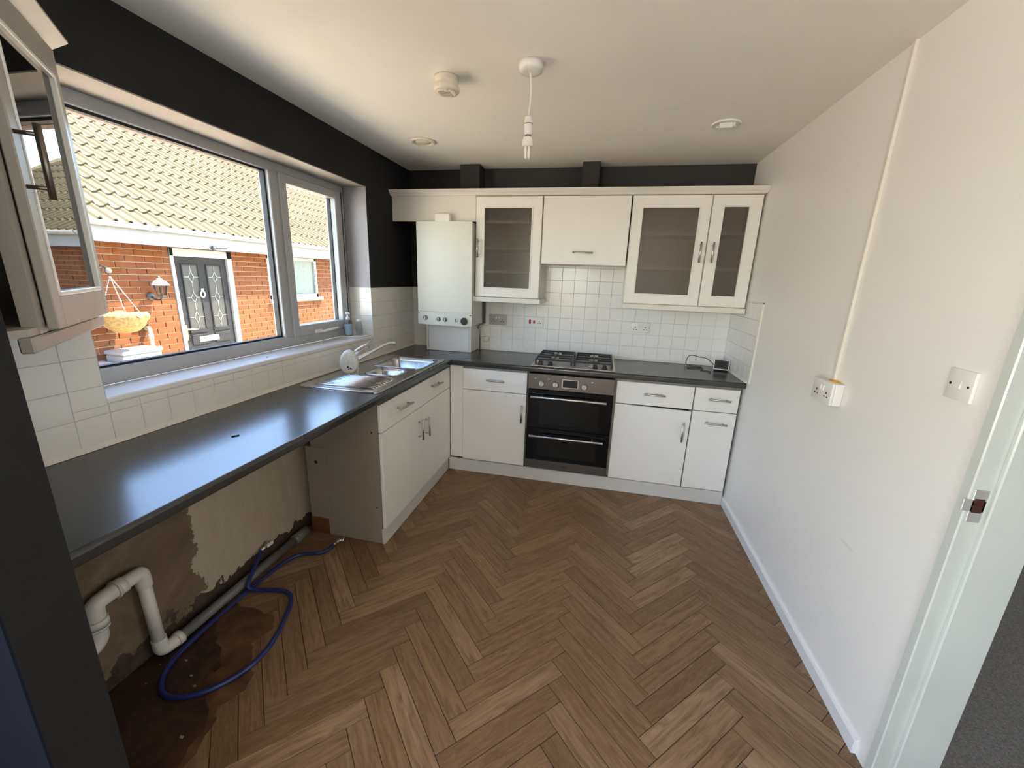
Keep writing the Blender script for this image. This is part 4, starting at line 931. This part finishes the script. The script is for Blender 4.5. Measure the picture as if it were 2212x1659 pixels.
tag(m.build('pipe_coupling', 'grey_pvc'), 'grey coupling on the drain pipe beside the sink cupboard', 'pipe fitting')
hs = thing('blue_hose', (.20, -2.2, .0), 'blue rubber washing machine hose looped on the floor', 'hose')
HP = [(.020, -1.885, .105), (.040, -1.93, .095), (.070, -2.01, .060), (.088, -2.055, .045), (.105, -2.06, .020), (.16, -2.035, .012), (.22, -2.02, .012), (.285, -2.015, .012), (.335, -2.055, .012), (.385, -2.16, .012), (.420, -2.26, .012), (.430, -2.36, .012), (.395, -2.45, .012), (.33, -2.52, .012), (.255, -2.555, .012), (.185, -2.545, .012), (.130, -2.49, .012), (.105, -2.42, .012), (.095, -2.35, .012), (.092, -2.25, .012), (.090, -2.12, .014), (.092, -2.055, .016), (.095, -1.98, .012), (.100, -1.88, .012), (.118, -1.80, .012), (.155, -1.755, .012), (.205, -1.745, .012), (.245, -1.725, .012), (.268, -1.685, .014), (.274, -1.655, .018)]
m = MB(); m.tube(smooth_path(HP, 3), .0098, 10); m.build('tube', 'blue_hose', hs)
m = MB(); m.tube([(.273, -1.660, .018), (.277, -1.635, .022)], .009, 10); m.tube(smooth_path([(.277, -1.637, .021), (.282, -1.615, .022), (.296, -1.605, .020)], 2), .012, 12); m.lathe([(.016, -.009), (.016, .009)], (.300, -1.603, .020), 'x', 16); m.build('end_fitting', 'brushed_steel', hs)
tv = thing('water_tap_valve', (.014, -1.86, .10), 'small white water valve on the wall feeding the blue hose', 'valve')
m = MB(); m.cyl((.003, -1.845, .112), (.030, -1.845, .112), .011, 12); m.cyl((.022, -1.895, .104), (.022, -1.842, .112), .010, 12); m.build('body', 'brushed_steel', tv)
m = MB(); m.bbox(.030, .040, -1.865, -1.825, .104, .120, .002); m.build('lever', 'white_plastic', tv)
rnd = random.Random(12); m = MB()
for k in range(7):
    x, y, s_ = rnd.uniform(.04, .44), rnd.uniform(-2.66, -2.36), rnd.uniform(.0015, .004); m.bbox(x-s_*1.6, x+s_*1.6, y-s_, y+s_, .0027, .0027+s_, .0003)
tag(m.build('plaster_crumbs', 'carcass_grey'), 'scattered pale plaster crumbs on the bare stained floor', 'debris', kind='stuff')

# ------------------------------------------------------------------ the bungalow across the path
HX = -4.0; GZ = -.42
m = MB(); m.box(-30, -.345, -30, 40, GZ-.1, GZ); m.box(-.345, 30, -30, YR-.4, GZ-.1, GZ)
struct('ground', m, 'concrete_ground', 'pale concrete path between this house and the bungalow opposite', 'ground')
ho = thing('bungalow', (-5.5, 3.0, GZ), 'brick bungalow with a pale tiled roof across the path', 'house')
HY0, HY1 = -4.0, 8.4
DRY0, DRY1, DRZ = 1.095, 2.035, 1.765           # door frame opening
WNY0, WNY1, WNZ0, WNZ1 = 2.74, 4.00, 1.02, 1.765
m = MB(); t = .012
def wallbox(y0, y1, z0, z1): m.box(HX-.2, HX-t, y0, y1, z0, z1)
wallbox(HY0, DRY0, GZ, 2.0); wallbox(DRY0, DRY1, DRZ, 2.0); wallbox(DRY1, WNY0, GZ, 2.0); wallbox(WNY0, WNY1, GZ, WNZ0); wallbox(WNY0, WNY1, WNZ1, 2.0); wallbox(WNY1, HY1, GZ, 2.0)
m.box(HX-3.4, HX-3.2, HY0, HY1, GZ, 2.0); m.box(HX-3.4, HX-.2, HY0, HY0+.2, GZ, 2.0); m.box(HX-3.4, HX-.2, HY1-.2, HY1, GZ, 2.0)
hw = m.build('brick_wall', 'mortar', ho)
BL, BH, BJ = .225, .0755, .010
cells = []
for r in range(24):
    z0 = -.02 + r*BH; off = (r % 2)*BL/2
    for k in range(-9, 34):
        y0 = k*BL + off; y1 = y0+BL-BJ
        segs = [(y0, y1)]
        zz0, zz1 = z0, z0+BH-BJ
        if zz0 > 1.79: continue
        for (a, b, c, d) in ((DRY0, DRY1, -9, DRZ), (WNY0, WNY1, WNZ0-.03, WNZ1)):
            if zz1 > c and zz0 < d:
                ns = []
                for s0_, s1_ in segs:
                    if s1_ <= a or s0_ >= b: ns.append((s0_, s1_))
                    else:
                        if s0_ < a-.02: ns.append((s0_, a-.004))
                        if s1_ > b+.02: ns.append((b+.004, s1_))
                segs = ns
        for s0_, s1_ in segs: cells.append((s0_, s1_, zz0, zz1))
def seen_rank(c):
    y, z = (c[0]+c[1])/2, (c[2]+c[3])/2
    vis = (-.10 < y < 4.9) and z > .28 + max(0, .0)*y
    return (0 if vis else 1, math.hypot(HX-cam.location.x, y-cam.location.y))
cells.sort(key=seen_rank)
BC = {}; far = MB()
for i, (a, b, c, d) in enumerate(cells):
    if i < 300:
        key = round(b-a, 3)
        if key not in BC:
            mm = MB(); mm.bbox(-.03, .0, -(b-a)/2, (b-a)/2, -(d-c)/2, (d-c)/2, .004); BC[key] = mm.mesh('brick', 'red_brick')
        o = inst('brick', BC[key], hw, (HX+random.uniform(-.0025, .0025), (a+b)/2, (c+d)/2))
    else: far.bbox(HX-.03, HX, a, b, c, d, .004)
o = far.build('brick_far', 'red_brick', hw); o['kind'] = 'stuff'
# roof of double-roll tiles
RA = R(32.5); EX, EZ = -3.775, 2.0; GA = .345; SL = 3.45
def rp(y, s, h=0): return Vector((EX - s*math.cos(RA) + h*math.sin(RA), y, EZ + s*math.sin(RA) + h*math.cos(RA)))
m = MB(); a, b = rp(0, -.02, -.035), rp(0, SL, -.035)
ridge_x, ridge_z = b.x, b.z
m.prism([(a.x, a.z), (b.x, b.z), (2*b.x-a.x, a.z), (2*b.x-a.x, a.z-.03), (b.x, b.z-.05), (a.x, a.z-.03)], 'y', HY0-.2, HY1)
rf = m.build('roof', 'concrete_roof_tile', ho)
TW, TL = .300, .425
def wave(t):                                     # one roll per 0.15 m: broad pan, steep-sided roll
    t = t % 1.0
    return .040*(.5-.5*math.cos(2*math.pi*min(1, max(0, (t-.42)/.58)))) if t > .42 else .004*math.cos(t/.42*math.pi*2)-.004
def rtile():
    m = MB(); NS = 20; rows = []
    for (s, lift) in ((0, .034), (TL, .002)):
        top = []; bot = []
        for k in range(NS+1):
            y = -TW/2 + TW*k/NS; h = wave((k/NS*2) % 1.0 if k < NS else .0); top.append(Vector((s, y, lift+h))); bot.append(Vector((s, y, lift+h-.016)))
        rows.append((top, bot))
    n = NS+1; V = rows[0][0]+rows[0][1]+rows[1][0]+rows[1][1]; Fc = []
    for k in range(NS): Fc.append((k, k+1, 2*n+k+1, 2*n+k)); Fc.append((k, n+k, n+k+1, k+1))
    Fc += [(0, 2*n, 3*n, n), (NS, n+NS, 3*n+NS, 2*n+NS)]
    m._add(V, Fc); return m
Bx, Bz = Vector((-math.cos(RA), 0, math.sin(RA))), Vector((math.sin(RA), 0, math.cos(RA)))
ROT = Matrix(((Bx.x, 0, Bz.x, 0), (0, 1, 0, 0), (Bx.z, 0, Bz.z, 0), (0, 0, 0, 1)))
tm = rtile(); tm.xf(ROT); tme = tm.mesh('roof_tile', 'concrete_roof_tile')
spots = []
for r in range(10):
    s = -.075 + r*GA
    for k in range(-12, 29):
        y = .075 + k*TW + (0 if r % 2 == 0 else .0)
        if y > 7.9 - max(0, s-2.2)*.5: continue
        p = rp(y, s, -.005); d = (p - cam.location)
        lim = -.35 + s*.28
        spots.append((0 if (y > lim and y < 9) else 1, d.length, p))
spots.sort(key=lambda q: (q[0], q[1]))
farT = MB(); proto = rtile().xf(ROT)
for i, (vis, dist, p) in enumerate(spots):
    if i < 300: inst('roof_tile', tme, rf, p)
    else:
        k0 = len(farT.v); farT._add([v+p for v in proto.v], proto.f)
o = farT.build('roof_tile_far', 'concrete_roof_tile', rf); o['kind'] = 'stuff'
m = MB()
for k in range(26): m.tube([(ridge_x, HY0+k*.45, ridge_z+.03), (ridge_x, HY0+k*.45+.44, ridge_z+.03)], .11, 10)
m.build('ridge_capping', 'concrete_roof_tile', rf)
m = MB(); m.box(-3.775, -3.75, HY0, HY1, 1.765, 1.955); fs = m.build('fascia', 'fascia_white', ho)
m = MB(); m.box(HX, -3.775, HY0, HY1, 1.775, 1.790); m.build('soffit', 'house_white', ho)
m = MB(); gp = [(-3.70+.052*math.cos(a), 1.982+.052*math.sin(a)) for a in [math.pi+math.pi*k/10 for k in range(11)]] + [(-3.70+.046*math.cos(a), 1.985+.046*math.sin(a)) for a in [2*math.pi-math.pi*k/10 for k in range(11)]]
m.prism(gp, 'y', HY0, HY1, True); gu = m.build('gutter', 'house_white', ho)
for y in (.68, 2.05, 3.62, 5.2):
    m = MB(); gq = [(-3.70+.058*math.cos(a), 1.980+.058*math.sin(a)) for a in [math.pi+math.pi*k/10 for k in range(11)]] + [(-3.642, 1.989), (-3.758, 1.989)]
    m.prism(gq, 'y', y-.02, y+.02); m.build('gutter_bracket', 'house_white', gu)
# front door of the bungalow
m = MB(); fw_ = .045; fx = HX+.012
m.bbox(HX-.09, fx, DRY0, DRY0+.050, GZ+.02, DRZ, .004); m.bbox(HX-.09, fx, DRY1-.085, DRY1, GZ+.02, DRZ, .004); m.bbox(HX-.09, fx, DRY0, DRY1, DRZ-.105, DRZ, .004); m.bbox(HX-.09, fx, DRY0, DRY1, GZ, GZ+.06, .004)
m.build('door_frame', 'house_white', ho)
sy0, sy1, sz0, sz1 = DRY0+.052, DRY1-.087, GZ+.06, DRZ-.107
m = MB(); m.bbox(HX-.07, HX-.022, sy0, sy1, sz0, sz1, .003); fd = m.build('front_door', 'black_door_grain', ho)
PX = HX-.022
for (a, b) in ((sy0+.11, sy0+.325), (sy0+.475, sy0+.69)):
    m = MB(); z0, z1 = .665, 1.545
    for q_ in ((a-.02, a, z0-.02, z1+.02), (b, b+.02, z0-.02, z1+.02), (a, b, z1, z1+.02), (a-.03, b+.03, z0-.055, z0)): m.bbox(PX-.002, PX+.016, q_[0], q_[1], q_[2], q_[3], .004)
    m.build('moulding', 'black_door_grain', fd)
    m = MB(); m.box(PX, PX+.004, a, b, z0, z1); m.build('pane', 'patterned_glass', fd)
    m = MB(); c = (a+b)/2; rr = .0034; zs_ = [z0+.165, z0+.445, z0+.725]
    for z in zs_:
        hw_, hh = .040, .075; pts_ = [(PX+.006, c, z+hh), (PX+.006, c+hw_, z), (PX+.006, c, z-hh), (PX+.006, c-hw_, z), (PX+.006, c, z+hh)]
        for p, q_ in zip(pts_, pts_[1:]): m.cyl(p, q_, rr, 6)
        m.cyl((PX+.006, a, z), (PX+.006, c-hw_, z), rr, 6); m.cyl((PX+.006, c+hw_, z), (PX+.006, b, z), rr, 6)
    for z0_, z1_ in ((z0, zs_[0]-.075), (zs_[0]+.075, zs_[1]-.075), (zs_[1]+.075, zs_[2]-.075), (zs_[2]+.075, z1)): m.cyl((PX+.006, c, z0_), (PX+.006, c, z1_), rr, 6)
    m.build('leading', 'leading', fd)
    m = MB(); m.bbox(PX-.002, PX+.012, a-.02, b+.02, .44, .585, .006); m.bbox(PX-.002, PX+.012, a-.02, b+.02, -.20, .385, .008); m.build('lower_panel', 'black_door_grain', fd)
m = MB(); lp = [Vector((PX+.022, 1.488+.032*math.cos(a), 1.150+.042*math.sin(a))) for a in [2*math.pi*k/16 for k in range(18)]]; m.tube(lp, .011, 8, False); m.bbox(PX, PX+.03, 1.470, 1.506, 1.185, 1.235, .006); m.build('knocker', 'chrome', fd)
m = MB(); m.bbox(PX, PX+.014, 1.345, 1.660, .472, .552, .004); lb = m.build('letter_plate', 'house_white', fd)
m = MB(); m.bbox(PX, PX+.012, 1.150, 1.190, .515, .735, .005); hp_ = m.build('handle_plate', 'brass', fd)
m = MB(); m.tube([(PX+.01, 1.170, .675), (PX+.055, 1.172, .675), (PX+.060, 1.215, .675), (PX+.055, 1.300, .668)], [.012, .013, .012, .010], 10); m.build('door_handle', 'handle_alu', hp_)
# window of the bungalow
m = MB(); f_ = .062
for q_ in ((WNY0, WNY0+f_, WNZ0, WNZ1), (WNY1-f_, WNY1, WNZ0, WNZ1), (WNY0, WNY1, WNZ0, WNZ0+.075), (WNY0, WNY1, WNZ1-.055, WNZ1)): m.bbox(HX-.09, HX-.012, q_[0], q_[1], q_[2], q_[3], .005)
wf = m.build('window_frame', 'house_white', ho)
m = MB(); m.box(HX-.055, HX-.045, WNY0+f_, WNY1-f_, WNZ0+.075, WNZ1-.055); m.build('pane', 'obscure_glass', wf)
m = MB(); m.bbox(HX-.06, HX+.065, WNY0-.04, WNY1+.06, WNZ0-.040, WNZ0, .005); m.build('sill', 'house_white', wf)

# ------------------------------------------------------------------ things on and by the bungalow wall
la = thing('wall_lantern', (-3.86, .80, 1.09), 'black coach lantern on the brick wall left of the front door', 'lantern')
m = MB(); m.lathe([(.050, 0), (.050, .012), (.030, .022)], (HX, .775, 1.145), 'x', 18); m.tube(smooth_path([(HX+.01, .775, 1.145), (-3.93, .785, 1.100), (-3.865, .800, 1.105), (-3.85, .803, 1.145)], 2), .012, 10); m.build('bracket', 'lantern_black', la)
cx_, cy_ = -3.85, .803
def hexrow(r, z): return [Vector((cx_+r*math.cos(R(60*k+30)), cy_+r*math.sin(R(60*k+30)), z)) for k in range(6)]
m = MB(); m.ring(None, True, True, [hexrow(.030, 1.135), hexrow(.048, 1.145), hexrow(.050, 1.160)], smooth=False); m.build('base', 'lantern_black', la)
m = MB(); m.ring(None, False, False, [hexrow(.046, 1.160), hexrow(.074, 1.292)], smooth=False); m.build('glass', 'lantern_glass', la)
m = MB()
for a, b in zip(hexrow(.048, 1.158), hexrow(.076, 1.294)): m.cyl(a, b, .0055, 6)
m.build('glazing_bar', 'lantern_black', la)
m = MB(); m.ring(None, True, True, [hexrow(.082, 1.290), hexrow(.108, 1.288), hexrow(.100, 1.302), hexrow(.058, 1.345), hexrow(.036, 1.352), hexrow(.034, 1.366), hexrow(.012, 1.378)], smooth=False); m.sphere((cx_, cy_, 1.388), .012, n=8, m=6); m.build('hood', 'lantern_top', la)
hbk = thing('hanging_basket', (-3.74, .235, .78), 'coir hanging basket on white chains left of the lantern', 'hanging basket')
rnd = random.Random(3); rows = []
bc = Vector((-3.735, .245, .93)); NB = 40
for i, (r, z) in enumerate(((.030, -.175), (.110, -.155), (.170, -.105), (.205, -.045), (.222, .005), (.235, .030), (.215, .048), (.185, .035))):
    rows.append([bc + Vector((r*(1+rnd.uniform(-.06, .06)*(i > 2))*math.cos(2*math.pi*k/NB), r*(1+rnd.uniform(-.06, .06)*(i > 2))*math.sin(2*math.pi*k/NB), z + rnd.uniform(-.022, .022)*(i > 3))) for k in range(NB)])
m = MB(); m.ring(None, True, True, rows); m.build('liner', 'coir', hbk)
m = MB(); hk = Vector((-3.735, .190, 1.395))
for k in range(3):
    a = R(95+120*k); p = bc + Vector((.20*math.cos(a), .20*math.sin(a), .03)); d = hk-p; n_ = 26
    for j in range(n_): q_ = p + d*(j/n_); e = p + d*((j+.72)/n_); m.cyl(q_, e, .0065 if j % 2 else .0045, 6)
m.build('chain', 'house_white', hbk)
br = thing('basket_bracket', (-3.98, .19, 1.33), 'dark scrolled iron bracket on the bricks holding the hanging basket', 'bracket')
m = MB(); m.bbox(HX+.004, HX+.012, .172, .205, 1.25, 1.52, .002); m.tube(smooth_path([(HX+.005, .188, 1.50), (-3.90, .188, 1.515), (-3.80, .189, 1.50), (-3.735, .190, 1.47), (-3.725, .190, 1.43), (-3.745, .190, 1.41)], 2), .010, 8); m.tube(smooth_path([(HX+.005, .188, 1.29), (-3.92, .188, 1.33), (-3.84, .188, 1.43), (-3.80, .189, 1.49)], 2), .008, 8); m.build('arm', 'lantern_black', br)
m = MB(); m.sphere((-3.735, .190, 1.455), .028, .028, .030, 12, 8); m.sphere((-3.90, .19, 1.535), .020, n=10, m=6); m.build('pulley', 'grey_pvc', br)
fl = thing('security_light', (-3.735, 1.60, 1.76), 'dark sensor bracket fixed to the white fascia above the front door', 'security light')
m = MB(); m.sphere((-3.725, 1.515, 1.790), .026, .030, .034, 12, 8); m.build('head', 'lantern_black', fl)
m = MB(); m.tube([(-3.735, 1.53, 1.790), (-3.735, 1.62, 1.792), (-3.74, 1.745, 1.796)], [.014, .009, .007], 8); m.build('arm', 'lantern_black', fl)
m = MB(); m.bbox(-3.99, -3.70, .14, .575, GZ+.001, .500, .02); bx = tag(m.build('meter_box', 'house_white'), 'bright white box standing against the brick wall below the basket', 'box')
m = MB(); m.bbox(-3.99, -3.69, .13, .585, .500, .545, .012); m.build('lid', 'house_white', bx)
op = thing('overflow_pipe', (-3.95, .63, GZ), 'cream outlet pipe with an elbow rising beside the white box', 'pipe')
m = MB(); m.tube(smooth_path([(HX+.002, .645, .745), (-3.945, .640, .760), (-3.925, .636, .735), (-3.925, .632, .66), (-3.925, .632, -.2), (-3.925, .632, GZ+.001)], 2), .024, 12); m.build('pipe', 'house_cream', op)
m = MB(); m.tube([(-3.925, .632, .68), (-3.925, .632, .62)], .030, 12); m.build('collar', 'house_cream', op)
m = MB(); m.prism([(-3.99, -.35), (-3.25, -.45), (-3.20, .05), (-3.97, .10)], 'z', GZ+.001, .43)
pt = tag(m.build('planter_block', 'own_brick'), 'low brown brick planter at the lower left of the window view', 'planter')
